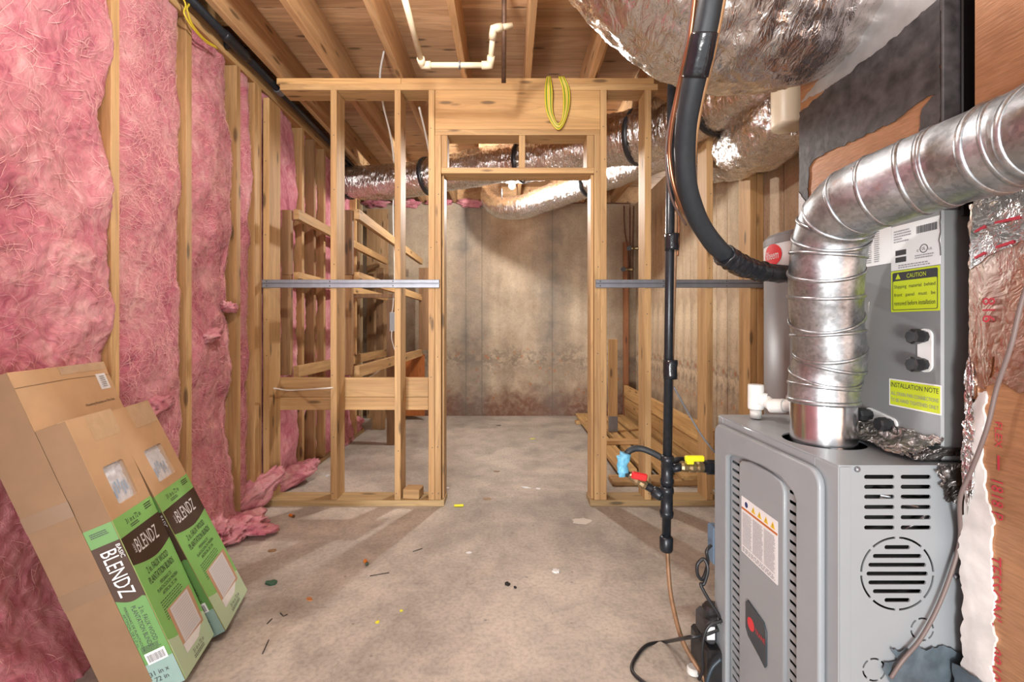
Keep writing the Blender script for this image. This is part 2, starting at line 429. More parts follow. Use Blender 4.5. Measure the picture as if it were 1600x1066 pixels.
YELLOW = plain('caution_yellow', (.50, .60, .02), .4, 0, .02)
REDP = plain('red_plastic', (.55, .02, .02), .35)
YELP = plain('yellow_plastic', (.75, .70, .02), .35)
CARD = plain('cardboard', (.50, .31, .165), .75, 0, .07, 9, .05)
CARD_SHADE = plain('cardboard_shaded', (.205, .118, .06), .8, 0, .08, 9)  # cardboard darkened in colour so the box sides look shaded
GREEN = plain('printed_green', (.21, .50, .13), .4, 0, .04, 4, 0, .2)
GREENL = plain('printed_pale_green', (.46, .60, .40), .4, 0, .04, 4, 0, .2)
GREEN_SHADE = plain('printed_green_shaded', (.10, .24, .06), .5, 0, .04, 4, 0, .0)  # the front's print green, darkened to paint the sides as shaded
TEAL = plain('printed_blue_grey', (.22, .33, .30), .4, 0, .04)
BROWN = plain('printed_brown', (.05, .024, .013), .7, 0, .05)
BRASS = plain('aged_brass', (.36, .27, .15), .35, .85, .3, 40, .1)
COPPER = plain('copper_tube', (.42, .19, .10), .32, .85, .25, 20)
COPPERD = plain('old_copper', (.15, .07, .045), .5, .5, .3, 20)
TUBING = plain('brown_tubing', (.27, .15, .08), .4, .2, .2, 30)
BLUET = plain('blue_tape', (.14, .42, .60), .5, 0, .3, 40, .3)
def ductboard():
    m, nt, bs = newmat('duct_board'); bs.inputs['Roughness'].default_value = .38; bs.inputs['Metallic'].default_value = .35
    v = coords(nt, (1, 1, 1), False)
    w = nz(nt, coords(nt, (25, 25, 240), False), 1, 2, .5, .3); a = nz(nt, v, 7, 4)
    c = mixc(nt, ramp(nt, a, [(.3, 0.0), (.7, 1.0)]), (.36, .165, .075), (.52, .27, .14))
    c = mixc(nt, .45, c, ramp(nt, w, [(.35, .55), (.62, 1.0)]), 'MULTIPLY')
    nt.links.new(c, bs.inputs['Base Color']); bump(nt, w, bs, .3, .003)
    return m
DBOARD = ductboard()
MASTIC = plain('dark_mastic', (.050, .043, .043), .5, 0, .55, 30, .6)
MASTICG = plain('grey_foil_facing', (.42, .40, .39), .45, .5, .2, 12, .4)
WMASTIC = plain('white_mastic', (.66, .64, .62), .55, 0, .15, 20, .6)
REDINK = plain('red_print', (.45, .03, .05), .5)

# ---------------------------------------------------------------- the setting
CEIL = 2.724; SUB = 2.96; YB = 5.72; XR = 1.63; YF = 2.85; S = 245.6
bx('floor', FLOOR, None, -2.4, 2.2, -1.2, 6.2, -.1, 0, 0, kind='structure')
BACKM = concrete_wall('back_wall_concrete', [(-.447, .05, 1.0), (-.243, .03, .6), (.656, .06, 1.0)])
wb = bx('wall_back', BACKM, None, -2.0, 1.8, YB, YB+.2, 0, 2.72, 0, kind='structure')
WRM = concrete_wall('right_wall_concrete', [(-1.0+.25*i, .012, .4) for i in range(0)], vert=1.0, lo=(.40, .27, .165), hi=(.64, .50, .34))
wr = thing('wall_right', (XR+.1, 1.5, 0), kind='structure')
# board-formed concrete: shallow vertical ribs
y = -1.2; k = 0
bm = bmesh.new()
box(bm, XR+.006, XR+.25, -1.2, YB+.1, 0, 2.72)
obj('wall_core', bm, WRM, wr)
rnd = random.Random(3)
while y < YB-.05:
    w = min(.135+rnd.random()*.06, YB-y)
    if y > .6:
        bx('formed_rib', WRM, wr, XR-.006-rnd.random()*.006, XR+.03, y, y+w-.008, 0, 2.70, .003)
    y += w
wl = bx('wall_left', concrete_wall('left_wall_concrete', [], vert=.6, base=False), None, -2.12, -1.92, -1.2, YB+.2, 0, 2.72, 0, kind='structure')
# sill plate and rim on the back wall
sp = thing('trim_1', (0, YB, 2.64), kind='structure')
bx('sill_plate', DRKZ, sp, -2.0, 1.8, YB+.01, YB+.15, 2.645, 2.72)
bx('rim_board', JST, sp, -2.0, 1.8, YB+.11, YB+.15, 2.722, SUB)

ce = thing('ceiling', (0, 2, SUB), kind='structure')
# subfloor sheets across the joists
ys = [-1.10, .12, 1.34, 2.56, 3.78, 5.0, 6.1]
for j in range(len(ys)-1):
    for (xa, xb) in (((-2.1, -.33), (-.33, 2.1)) if j % 2 else ((-2.1, .53), (.53, 2.1))):
        bx('plywood_sheet', PLY, ce, xa+.0015, xb-.0015, ys[j]+.002, ys[j+1]-.002, SUB, SUB+.018, .001)
for X in (-1.90, -1.455, -1.095, -.690, -.283, .122, .530, .935, 1.34):
    bx('joist', JST, ce, X-.019, X+.019, -1.1, YB+.11, CEIL+.001, SUB-.001, .002)
# board scabbed beside a joist, and blocking
bx('blocking', WX, ce, -1.88, -1.475, 2.35, 2.388, CEIL+.02, SUB-.002)
bx('blocking', JST, ce, .55, .57, 1.3, 3.2, CEIL+.03, SUB-.002)
bx('blocking', WX, ce, -1.88, -1.475, 1.35, 1.388, CEIL+.02, SUB-.002)

# left stud wall: studs 16 in apart
lw = thing('trim_2', (-1.61, 2.5, 0), kind='structure')
XS0, XS1 = -1.655, -1.566
for yy in (-1.9, -.2, 1.0):
    pass
STUDY = [1.803-.0, 2.214, 2.616, 3.43, 3.83, 4.235, 4.62]
for i, yy in enumerate(STUDY):
    bx('stud', WZ if i < 5 else OLDZ if i == 5 else WZ, lw, XS0-(.05 if i < 3 else 0), XS1, yy-.038, yy, .038, 2.648)
bx('stud', OLDZ, lw, XS0, XS1, 3.60, 3.638, .038, 2.648)
bx('stud', WZ, lw, XS0-.05, XS1, 2.76, 2.798, .038, 2.648)
bx('stud', WZ, lw, XS0-.05, XS1, 2.80, 2.838, .038, 2.648)
bx('top_plate', WY, lw, XS0, XS1, -1.1, 4.85, 2.649, 2.686)
bx('top_plate', JST, lw, XS0, XS1, -1.1, 4.85, 2.687, 2.723)
bx('bottom_plate', wood('sill_y', 1, (.50, .34, .16), (.32, .20, .09)), lw, XS0, XS1, -1.1, 4.85, 0, .037)

# the partition frame across the room
pf = thing('wall_partition', (0, YF, 0), kind='structure')
Y0, Y1 = YF, YF+.14
def fx(px): return (px-795)/S
def fz(py): return EYE-(py-510)/S
def fstud(px0, px1, zt, zb=.0385, y1=Y1, m=WZ, name='stud'):
    return bx(name, m, pf, fx(px0), fx(px1), Y0, y1, zb, zt)
TP = 2.648
fstud(411, 420.6, 2.60); fstud(516.3, 526, TP); fstud(616.5, 626, TP)
fstud(669.5, 679, TP, name='king_stud'); fstud(679.4, 689, fz(211), name='jack_stud')
fstud(938.2, 948, TP, name='king_stud'); fstud(928.6, 938, fz(211), name='jack_stud')
fstud(1007.5, 1017.5, TP); fstud(1104, 1114, 2.415); fstud(1172, 1182, 2.12); fstud(1183, 1193, 2.12)
bx('bottom_plate', GRN, pf, fx(413), fx(694), Y0-.004, Y1, 0, .038)
bx('bottom_plate', GRN, pf, fx(922), XR-.02, Y0-.004, Y1, 0, .038)
bx('top_plate', WX, pf, fx(437), fx(1028), Y0, Y1, 2.6485, 2.6865)
bx('top_plate', HDR, pf, fx(432), fx(626), Y0, Y1, 2.687, CEIL)
bx('top_plate', HDR, pf, fx(626.3), fx(1022), Y0, Y1, 2.687, CEIL)
bx('header_board', HDR, pf, fx(679.6), fx(937.8), Y0+.002, Y0+.04, fz(202), TP)
bx('header_board', HDR, pf, fx(679.6), fx(937.8), Y1-.04, Y1-.002, fz(202), TP)
bx('header_plate', WX, pf, fx(679.6), fx(937.8), Y0, Y1, fz(211), fz(202.3))
zt = fz(211.3); zb = fz(262)
bx('cripple_stud', WZ, pf, fx(689.5), fx(699), Y0, Y1-.05, zb, zt)
bx('cripple_stud', WZ, pf, fx(811), fx(820.5), Y0, Y0+.04, zb, zt)
bx('cripple_stud', WZ, pf, fx(917), fx(928), Y0, Y1-.0, zb, zt)
bx('header_plate', WX, pf, fx(689.5), fx(928.3), Y0-.003, Y1-.0, fz(271), fz(262.3))
bx('door_trim_stud', WZ, pf, fx(924), fx(928.2), Y0+.02, Y1, .0385, fz(271.5))
bx('door_trim_stud', WZ, pf, fx(689.4), fx(693), Y0+.03, Y1, .0385, fz(271.5))
# ledger boards nailed behind the studs
bx('ledger_board', WX, pf, fx(420.6)-.15, fx(669)*1.05, Y1+.001, Y1+.04, .672, .80)
bx('ledger_board', WX, pf, fx(420.6)-.15, fx(669)*1.05, Y1+.001, Y1+.04, .585, .670)
# nail heads
bm = bmesh.new(); rnd = random.Random(5)
for px in (415, 521, 621, 674, 684, 943, 933, 1012, 1109):
    for zz in (.07, .42, .9, 1.3, 1.62, 2.1, 2.45):
        if (684 == px or 933 == px) and zz > 2.3: continue
        if px == 1109 and zz > 2.3: continue
        c = (fx(px)+rnd.uniform(-.008, .008), Y0-.0005, zz+rnd.uniform(-.12, .12) if zz > .1 else .08)
        bmesh.ops.create_circle(bm, cap_ends=True, radius=.0035, segments=7, matrix=Matrix.Translation(c) @ Matrix.Rotation(R(90), 4, 'X'))
obj('nail_heads', bm, INK, pf, kind='stuff')

# grey steel channels tacked across the studs
def channel(px0, px1, label):
    t = thing('metal_channel', (fx((px0+px1)/2), Y0-.01, 1.39), label, 'metal channel', 'grey steel channels across the partition')
    x0, x1 = fx(px0), fx(px1)
    bx('upper_flange', GREYMETAL, t, x0, x1, Y0-.014, Y0-.001, 1.418, 1.440, .002)
    bx('lower_flange', GREYMETAL, t, x0, x1, Y0-.014, Y0-.001, 1.388, 1.413, .002)
    bx('web', GREYMETAL, t, x0, x1, Y0-.006, Y0-.0012, 1.4125, 1.4185, 0)
    bm = bmesh.new(); x = x0+.03
    while x < x1:
        for z in (1.429, 1.40): bmesh.ops.create_uvsphere(bm, u_segments=8, v_segments=5, radius=.004, matrix=Matrix.Translation((x, Y0-.0145, z)))
        x += .40
    obj('screw_heads', bm, INK, t, kind='stuff')
channel(411, 687, 'grey steel channel screwed across the studs left of the doorway')
channel(930, 1199, 'grey steel channel screwed across the studs right of the doorway')

# ---------------------------------------------------------------- pink insulation
def hnoise(p, s, o=3): return noise.fractal(Vector(p)*s, 1.0, 2.0, o)
def batt(y0, y1, z0, z1, base, amp, label, res=.012, edge=.05, flare=0.0, seed=0, wall=-1.9, cutz=None, fib=0):
    ny = max(8, int((y1-y0)/res)); nzc = int((z1-z0)/res); bm = bmesh.new(); g = []
    for j in range(nzc+1):
        row = []; z = z0+(z1-z0)*j/nzc
        for i in range(ny+1):
            t = i/ny; yy = y0+(y1-y0)*t
            e = min(t, 1-t)*(y1-y0)
            prof = 1-math.exp(-e/edge)
            p = (seed*5.1, yy*1.0, z)
            d = base+amp*(hnoise((seed*3.7, yy, z), 2.3, 3))+amp*.30*hnoise((seed*1.7, yy, z*.8), 9, 4)+amp*.13*hnoise((seed, yy*1.5, z*.8), 22, 4)+amp*.10*hnoise((seed+3, yy, z), 60, 2)
            edn = edge*.75*(hnoise((9.1+seed, t*.5, z), 2.6, 3))   # uneven tuck at the studs
            x = d-(1-prof)*(.034+edn)
            if flare and z < .35: x += flare*((.35-z)/.35)**2
            zz = z
            row.append(bm.verts.new((x, yy+amp*.25*hnoise((4, yy+seed, z), 7, 2)*prof, zz+amp*.2*hnoise((8, yy, z+seed), 7, 2))))
        g.append(row)
    for j in range(nzc):
        for i in range(ny):
            bm.faces.new((g[j][i], g[j+1][i], g[j+1][i+1], g[j][i+1]))
    # sides and back, so that the batt is a solid slab
    loop = [g[0][i] for i in range(ny+1)]+[g[j][ny] for j in range(1, nzc+1)]+[g[nzc][i] for i in range(ny-1, -1, -1)]+[g[j][0] for j in range(nzc-1, 0, -1)]
    bk = [bm.verts.new((wall, v.co.y, v.co.z)) for v in loop]
    for i in range(len(loop)):
        k2 = (i+1) % len(loop); bm.faces.new((loop[i], loop[k2], bk[k2], bk[i]))
    bmesh.ops.recalc_face_normals(bm, faces=bm.faces)
    G = [[v.co.copy() for v in row] for row in g]
    o = obj('insulation_batt', bm, PINK, None, label=label, cat='insulation', group='pink insulation batts between the left wall studs', smooth=True)
    if fib:
        rn = random.Random(seed); fb = bmesh.new()
        for q in range(fib):
            y = rn.uniform(0, ny); z = rn.uniform(0, nzc); a = rn.gauss(.9, .9)+2.0*hnoise((y*res, z*res, seed), 2.5, 2); st_ = rn.uniform(.8, 1.6)*.009/res; cu = rn.gauss(0, .16); pts = []
            up = rn.uniform(.0008, .0032); L = rn.randint(4, 8)
            for k in range(L):
                if not (0 < y < ny-1 and 0 < z < nzc-1): break
                yi, zi = int(y), int(z); fy, fzz = y-yi, z-zi
                p = (G[zi][yi]*(1-fy)+G[zi][yi+1]*fy)*(1-fzz)+(G[zi+1][yi]*(1-fy)+G[zi+1][yi+1]*fy)*fzz
                pts.append(p+Vector((up+.004*math.sin(math.pi*k/(L-1))*(rn.random() if q % 3 else 1.5), 0, 0)))
                y += math.cos(a)*st_; z += math.sin(a)*st_; a += cu+rn.gauss(0, .1)
            if len(pts) < 3: continue
            w = rn.uniform(.0004, .0010); prev = None
            for k, p in enumerate(pts):
                d = (pts[min(k+1, len(pts)-1)]-pts[max(k-1, 0)]).normalized(); sd_ = d.cross(Vector((1, 0, 0))).normalized()*w*(1-abs(2*k/(len(pts)-1)-1)*.7)
                cur = (fb.verts.new(p+sd_), fb.verts.new(p-sd_))
                if prev: fb.faces.new((prev[0], prev[1], cur[1], cur[0]))
                prev = cur
        obj('loose_fibres', fb, FIBRE, o, kind='stuff')
    return o
FIBRE = plain('pale_pink_fibre', (.80, .44, .43), .9, 0, .25, 6)
batt(-.9, 1.764, .0, 2.646, -1.568, .045, 'widest pink fibreglass batt, at the far left behind the cardboard boxes', res=.0085, edge=.06, flare=.16, seed=1, fib=7000)
batt(1.806, 2.175, .0, 2.646, -1.572, .030, 'pink fibreglass batt in the first stud bay right of the boxes', res=.0085, edge=.035, flare=.06, seed=2, fib=4000)
batt(2.217, 2.577, .0, 2.646, -1.578, .036, 'pink fibreglass batt with a torn fold at mid height, second bay from the boxes', res=.0085, edge=.035, flare=.05, seed=3, fib=3500)
batt(2.619, 2.757, .0, 2.646, -1.575, .030, 'narrow pink fibreglass batt just before the partition frame', res=.0095, edge=.03, seed=4, fib=1000)
batt(2.85, 3.39, .0, 2.646, -1.585, .035, 'pink fibreglass batt just behind the partition frame beside the wooden rack', res=.012, edge=.035, flare=.03, seed=5)
batt(3.433, 3.597, .0, 2.646, -1.61, .03, 'pink fibreglass strip between the paired studs behind the wooden rack', res=.014, seed=6)
batt(3.642, 3.79, .0, 2.646, -1.61, .03, 'pink fibreglass strip right of the old brown stud behind the rack', res=.014, seed=9)
batt(3.833, 4.195, .0, 2.646, -1.61, .03, 'pink fibreglass batt near the far end of the left wall', res=.014, flare=.04, seed=7)
batt(4.238, 4.58, .0, 2.646, -1.61, .03, 'last pink fibreglass batt before the concrete corner', res=.016, flare=.06, seed=8)

def clump(c, s, rot, label, seed, amp=.35, sub=5, group='loose insulation pieces on the floor'):
    bm = bmesh.new(); bmesh.ops.create_icosphere(bm, subdivisions=sub, radius=1)
    M = Matrix.Rotation(R(rot[2]), 4, 'Z') @ Matrix.Rotation(R(rot[0]), 4, 'X') @ Matrix.Rotation(R(rot[1]), 4, 'Y')
    for v in bm.verts:
        p = v.co.copy(); n = p.normalized()
        k = 1+amp*hnoise(p+Vector((seed, 0, 0)), 1.3, 3)+amp*.5*hnoise(p+Vector((0, seed, 0)), 4.5, 4)
        q = Vector((n.x*s[0]*k, n.y*s[1]*k, n.z*s[2]*k)); q = M @ q+Vector(c)
        if q.z < .002: q.z = .002+(q.z-.002)*.02
        v.co = q
    return obj('insulation_piece', bm, PINK, None, label=label, cat='insulation', group=group, smooth=True)
def on_floor(px, py, h=0.0):
    y = (EYE-h)*FP/(py-510); return Vector(((px-795)*y/FP, y, h))
c = on_floor(392, 800); clump((c.x, c.y+.02, .10), (.085, .20, .085), (28, 0, -38), 'pink insulation roll sagging onto the floor in front of the frame corner', 1)
c = on_floor(375, 838); clump((c.x-.03, c.y, .05), (.17, .14, .06), (0, 0, 20), 'flattened pink insulation tuft spread on the floor left of the frame', 2, .5)
c = on_floor(352, 852); clump((c.x-.05, c.y, .07), (.07, .11, .07), (0, 0, 40), 'small pink insulation lump at the foot of the batts nearest the boxes', 3, .5)
c = on_floor(330, 815); clump((c.x-.03, c.y, .09), (.13, .17, .12), (0, 0, 0), 'thick pink insulation heap bulging at the foot of the second stud bay', 8, .45)
c = on_floor(452, 762); clump((c.x, c.y, .07), (.07, .24, .07), (12, 0, -32), 'pink insulation roll on the floor just behind the partition frame', 4, .3)
c = on_floor(478, 725); clump((c.x-.02, c.y, .05), (.06, .12, .05), (0, 0, -20), 'small pink insulation bundle on the wall plate behind the frame', 5, .4)
c = on_floor(556, 676); clump((c.x-.03, c.y, .07), (.08, .2, .08), (0, 0, 0), 'pink insulation tuft at the far end of the left wall plate', 6, .4)
clump((-1.57, 2.36, 1.10), (.055, .06, .03), (30, 0, 0), 'torn pink insulation flap curling off the second bay batt', 11, .5, 4, 'torn insulation flaps on the batts')
clump((-1.57, 2.52, 1.25), (.035, .05, .022), (-30, 0, 10), 'small torn pink flap beside the third stud', 12, .5, 4, 'torn insulation flaps on the batts')
clump((-1.55, 1.98, .80), (.04, .09, .035), (10, 0, 10), 'folded pink flap sticking out beside the boxes', 13, .5, 4, 'torn insulation flaps on the batts')
# small pieces at the top of the back wall, one per joist bay
xs = [-1.90, -1.455, -1.095, -.690, -.283, .122]
for i in range(len(xs)-1):
    clump(((xs[i]+xs[i+1])/2, YB-.03, 2.70), (.15, .07, .05), (0, 0, 0), ['pink insulation tucked in the rim bay at the far left corner', 'pink insulation tucked in the second rim bay from the left corner', 'pink insulation tucked in the third rim bay, left of the doorway', 'pink insulation tucked in the rim bay just left of the small duct elbow', 'pink insulation tucked in the rim bay behind the small duct elbow'][i], 20+i, .5, 4, 'insulation tucked above the back wall')

# ---------------------------------------------------------------- planks and rack behind the frame
def plank(mat, x0, x1, y0, y1, z0, z1, label, group=None, name='plank', cat='plank'):
    return bx(name, mat, None, x0, x1, y0, y1, z0, z1, .002, label=label, cat=cat, group=group)
plank(DRKZ, -1.86, -1.70, 4.95, 4.99, 0, 2.60, 'grey brown upright plank in the far left corner, nearest the pink wall', 'upright planks in the far left corner')
plank(OLDZ, -1.89, -1.74, 5.20, 5.24, 0, 2.60, 'tan upright plank in the middle of the far left corner', 'upright planks in the far left corner')
plank(wood('pale_panel', 2, (.58, .44, .27), (.42, .29, .16)), -1.90, -1.78, 5.42, 5.46, 0, 2.62, 'pale upright plank deepest in the far left corner', 'upright planks in the far left corner')

plank(wood('wide_board', 2, (.52, .33, .17), (.36, .20, .09)), -1.765, -1.50, 5.56, 5.585, 0, 2.60, 'wide tan board standing against the concrete right of the far left corner')
rk = thing('wooden_rack', (-1.3, 4.2, .8), 'open wooden rack of two ladder sides hung behind the left studs', 'rack')
ya, yb = 3.10, 5.45
for side, X in (('l', -1.51), ('r', -1.085)):
    for zc, hh in ((1.94, .045), (1.50, .045), (.835, .05)):
        far = 5.45
        bx('rail', WY, rk, X, X+.038, ya+.04, far, zc-hh, zc+hh-.02)
    w = .112 if side == 'l' else .065
    bx('end_post', DRKZ if side == 'r' else OLDZ, rk, X-w, X, ya, ya+.038, 1.50, 1.95)
    bx('end_post', OLDZ, rk, X-w+.004, X-.002, ya, ya+.038, .805, 1.498)
bx('far_post', DRKZ, rk, -1.085, -.965, 5.40, 5.438, .86, 1.85)
bx('far_post', DRKZ, rk, -1.60, -1.52, 5.40, 5.438, .86, 1.85)
bx('cross_piece', DRKZ, rk, -1.56, -1.05, 4.35, 4.388, 1.42, 1.46)
bx('rear_leg', DRKZ, rk, fx(0)*0+P(604, 600, 4.30).x, P(617, 600, 4.30).x, 4.30, 4.388, .002, 1.40)
bx('rear_leg', OLDZ, rk, P(581, 600, 4.95).x, P(601, 600, 4.95).x, 4.95, 4.99, .002, .80)
bx('orange_panel', ORGZ, rk, -1.30, -1.03, 5.46, 5.50, .05, .80, label='orange stained panel')

# lumber behind the right of the frame
for i in range(3):
    bx('lumber_board', YELY, None, 1.435-.012*i, 1.475-.012*i, 3.05+.02*i, 5.55-.03*i, .003+.141*i, .141+.141*i, .003,
       label=['bottom board of the three stacked on edge along the right wall', 'middle board of the three stacked on edge along the right wall', 'top board of the three stacked on edge along the right wall'][i], cat='board', group='boards stacked on edge by the right wall')
for i, (xa, xb, y0, y1, z0, lab) in enumerate([
    (.82, .96, 3.35, 5.5, .04, 'flat board at the left edge of the lumber pile on the floor'),
    (1.00, 1.09, 3.4, 5.35, .04, 'narrow flat board second from the left in the floor lumber pile'),
    (1.12, 1.21, 3.3, 5.3, .04, 'flat board in the middle of the floor lumber pile'),
    (1.24, 1.38, 3.2, 5.4, .04, 'flat board nearest the stacked boards in the floor lumber pile')]):
    bx('lumber_board', YELY, None, xa, xb, y0, y1, z0, z0+.038, .003, label=lab, cat='board', group='boards lying flat on the floor behind the frame')
bx('lumber_board', WX, None, .74, 1.40, 3.2, 3.34, .001, .039, .003, label='board lying crosswise under the near end of the flat lumber', cat='board')
bx('lumber_board', WX, None, .78, 1.36, 5.2, 5.30, .001, .039, .003, label='board lying crosswise under the far end of the flat lumber', cat='board')
bx('lumber_board', WX, None, .82, 1.20, 4.02, 4.11, .079, .117, .003, label='short board lying across the top of the flat lumber', cat='board')
st = thing('wood_offcut', (P(958, 640, 4.5).x, 4.5, .079), 'short upright stud offcut with a steel plate at its foot, leaning over the lumber pile', 'board')
a = P(951, 530, 4.5); b = P(965, 645, 4.5)
bx('stud', WZ, st, a.x, b.x, 4.5, 4.54, .079, a.z, .002)
bx('steel_plate', GREYMETAL, st, a.x-.002, b.x+.002, 4.494, 4.499, .085, .24, .001)
plank(wood('brown_post', 2, (.40, .17, .07), (.24, .09, .035)), 1.44, 1.50, 5.60, 5.66, 0, 2.2, 'reddish brown post standing in the far right corner', name='post', cat='post')
c = on_floor(645, 779)
bm = bmesh.new(); box(bm, -.055, .055, -.045, .045, 0, .062, .004)
obj('wood_block', bm, WX, None, M=Matrix.Translation((fx(643), Y0+.055, .039)) @ Matrix.Rotation(R(-8), 4, 'Z'), label='small raw wood block sitting on the bottom plate left of the doorway', cat='block')

# ---------------------------------------------------------------- foil ducts
def wr_disp(a1, a2, rib=.0, pitch=.05, seed=0, sag=0.0):
    def f(L, a, t, d):
        v = a1*hnoise((math.cos(a)*1.2+seed, math.sin(a)*1.2, L*2.5), 2.0, 3)
        v += a2*(1-2*abs(hnoise((math.cos(a)*3.0+seed, math.sin(a)*3.0, L*9+2.2*math.sin(a)), 2.2, 3)))
        if rib: v += rib*math.sin(2*math.pi*L/pitch+math.sin(a*2)*.6)
        return v
    return f
def duct(label, pts, r, n=90, seg=48, mat=FOIL, disp=None, straps=(), group='foil flex ducts'):
    ps = spline(pts, 200)
    t = thing('flex_duct', ps[100], label, 'duct', group)
    tb('foil_sleeve', mat, t, pts, r, seg, n, True, disp)
    for s in straps:
        i = int(s*199); rr0 = r if not isinstance(r, (list, tuple)) else r[0]+(r[-1]-r[0])*s
        ring('strap', BLACK, t, ps[i], ps[min(199, i+1)]-ps[max(0, i-1)], rr0*1.06, .022, 48, 6, .25)
    return t
duct('long foil flex duct crossing from the far left corner over the doorway to the right',
     [P(546, 285, 4.32), P(620, 284, 4.2), P(700, 270, 4.02), P(780, 256, 3.88), P(860, 246, 3.65), P(950, 222, 3.38), P(1005, 212, 3.2), P(1040, 195, 3.08)],
     [.148, .152, .15, .155, .165, .18, .19, .19], 220, 56, disp=wr_disp(.012, .006, .002, .045, 1), straps=(.004, .235, .50, .83))
duct('short foil duct rising from the long duct over the right studs toward the camera',
     [P(1045, 205, 3.06), P(1095, 178, 2.85), P(1150, 150, 2.6), P(1215, 112, 2.3), P(1290, 60, 2.1)], [.17, .16, .155, .15], 90, 48, disp=wr_disp(.012, .006, .002, .045, 2), straps=(.36,))
duct('thin foil duct with an elbow at the top of the back wall',
     [P(768, 296, 5.25), P(768, 312, 5.1), P(783, 324, 4.85), P(815, 324, 4.6), P(850, 312, 4.35), P(905, 291, 4.0), P(965, 268, 3.65), P(1030, 243, 3.35), P(1075, 228, 3.2)],
     .118, 200, 40, disp=wr_disp(.007, .003, .0015, .03, 3), straps=(.66,))
bm_d = duct('bulging foil duct hanging between the right studs and the concrete wall',
     [P(1085, 262, 3.4), P(1126, 252, 3.16), P(1165, 230, 2.75), P(1205, 205, 2.42), P(1248, 165, 2.15)], [.09, .13, .175, .18, .14], 120, 64, disp=wr_disp(.018, .009, 0, .05, 4))
# cream collar at its upper end
turned('duct_collar', plain('cream_metal', (.72, .64, .48), .4), None, P(1232, 200, 1.98), P(1232, 110, 1.98), [(0, .065), (.05, .068), (.95, .068), (1, .065)], 28,
       label='cream round collar hanging at the end of the bulging foil duct', cat='duct collar', smooth=True)
# big duct close overhead, leaving the plenum to the left
big = duct('big silver flex duct sagging overhead in front of the partition',
     [(1.00, 1.26, 2.16), (.80, 1.235, 2.06), (.60, 1.21, 2.045), (.42, 1.17, 2.13), (.235, 1.12, 2.33), (.09, 1.06, 2.62)],
     [.20, .225, .24, .245, .24, .22], 260, 150, mat=FOILBIG, disp=wr_disp(.012, .0055, .0015, .06, 5), group=None)

# ---------------------------------------------------------------- pipes, wires
t = thing('water_pipe', P(720, 100, 2.3), 'cream plastic water pipe with elbows hung under the joists', 'pipe')
A, B, C, D, E = P(631, -40, 2.02), P(660, 102, 2.35), P(766, 104, 2.35), P(771, 46, 2.15), P(790, 43, 2.15)
B.z = C.z = P(0, 102, 2.35).z
A = Vector((B.x+.0, .9, B.z+.03)); A = P(622, -40, B.y*.8); 
C = Vector((P(766, 104, 2.35).x, 2.35, B.z)); Dd = P(771, 45, 2.22); E = P(800, 40, 2.24)
for i, (p, q) in enumerate(((A, B), (B, C), (C, Dd), (Dd, E))):
    tb('pipe_run', CPVC, t, [p, q], .0145, 14)
for p, q1, q2 in ((B, A, C), (C, B, Dd), (Dd, C, E)):
    d1 = (q1-p).normalized()*.045; d2 = (q2-p).normalized()*.045
    tb('elbow', CPVC, t, [p+d1, p+d1*.4, p, p+d2*.4, p+d2], .020, 14)
ring('hanger_clip', GREYMETAL, t, B.lerp(C, .55), (1, 0, 0), .018, .005, 20, 6)
tb('iron_pipe', plain('rusty_iron', (.12, .065, .04), .6, .3, .4, 30), None, [P(788, -60, 2.3), P(787, 130, 2.55)], .013, 12, label='thin rusty pipe running under the joists beside the cream pipe', cat='pipe')
t = thing('drain_pipe', (-1.49, 1.5, 2.6), 'black plastic pipe running along the top of the left wall', 'pipe')
tb('pipe_run', BPIPE, t, [(-1.515, -.6, 2.70), (-1.515, 1.72, 2.70)], .021, 16)
tb('pipe_run', BPIPE, t, [(-1.515, 1.72, 2.70), (-1.51, 4.7, 2.695)], .021, 16)
turned('tee', BPIPE, t, (-1.515, 2.38, 2.70), (-1.515, 2.60, 2.70), [(0, .026), (.15, .028), (.85, .028), (1, .026)], 16, smooth=True)
tb('branch', BPIPE, t, [(-1.515, 2.48, 2.70), (-1.565, 2.47, 2.69)], .02, 14)
turned('coupling', GREYMETAL, t, (-1.513, 2.92, 2.699), (-1.513, 2.98, 2.699), [(0, .028), (1, .028)], 16)
WIREY = plain('yellow_cable_coat', (.55, .42, .03), .45)
t = thing('yellow_cable', (-1.50, 1.9, 2.62), 'thin yellow cables stapled along the top of the left wall', 'cable')
tb('cable', WIREY, t, [(-1.54, -.2, 2.69), (-1.545, 1.5, 2.69), P(281, -14, 2.08), P(292, 15, 2.12), P(300, 38, 2.16), P(318, 60, 2.25), P(338, 74, 2.34)], .005, 8, 50)
tb('cable', WIREY, t, [(-1.55, -.2, 2.67), (-1.55, 1.5, 2.67), P(276, -14, 2.06), P(288, 22, 2.1), P(303, 46, 2.16), P(322, 66, 2.26), P(340, 76, 2.35)], .004, 8, 50)
WCAB = plain('white_cable', (.70, .66, .60), .45)
tb('white_cable', WCAB, None, [P(428, 607, 2.84), P(455, 610, 2.99), P(518, 606, 2.845), P(545, 602, 3.3), P(580, 588, 3.8), P(617, 560, 4.3)], .005, 8, 60, label='white cable running through the left studs at knee height', cat='cable')
t = thing('junction_box', P(613, 503, 4.34), 'small grey box with white cables hanging behind the left studs', 'box')
a, b = P(609, 488, 4.28), P(617, 518, 4.28)
bx('box_body', plain('grey_box', (.36, .38, .41), .5), t, a.x, b.x, 4.27, 4.29, b.z, a.z, .004)
tb('cable', WCAB, t, [P(612, 489, 4.265), P(614, 476, 4.265), P(616, 420, 4.3), P(614, 330, 4.3), P(617, 250, 4.4)], .005, 8, 40)
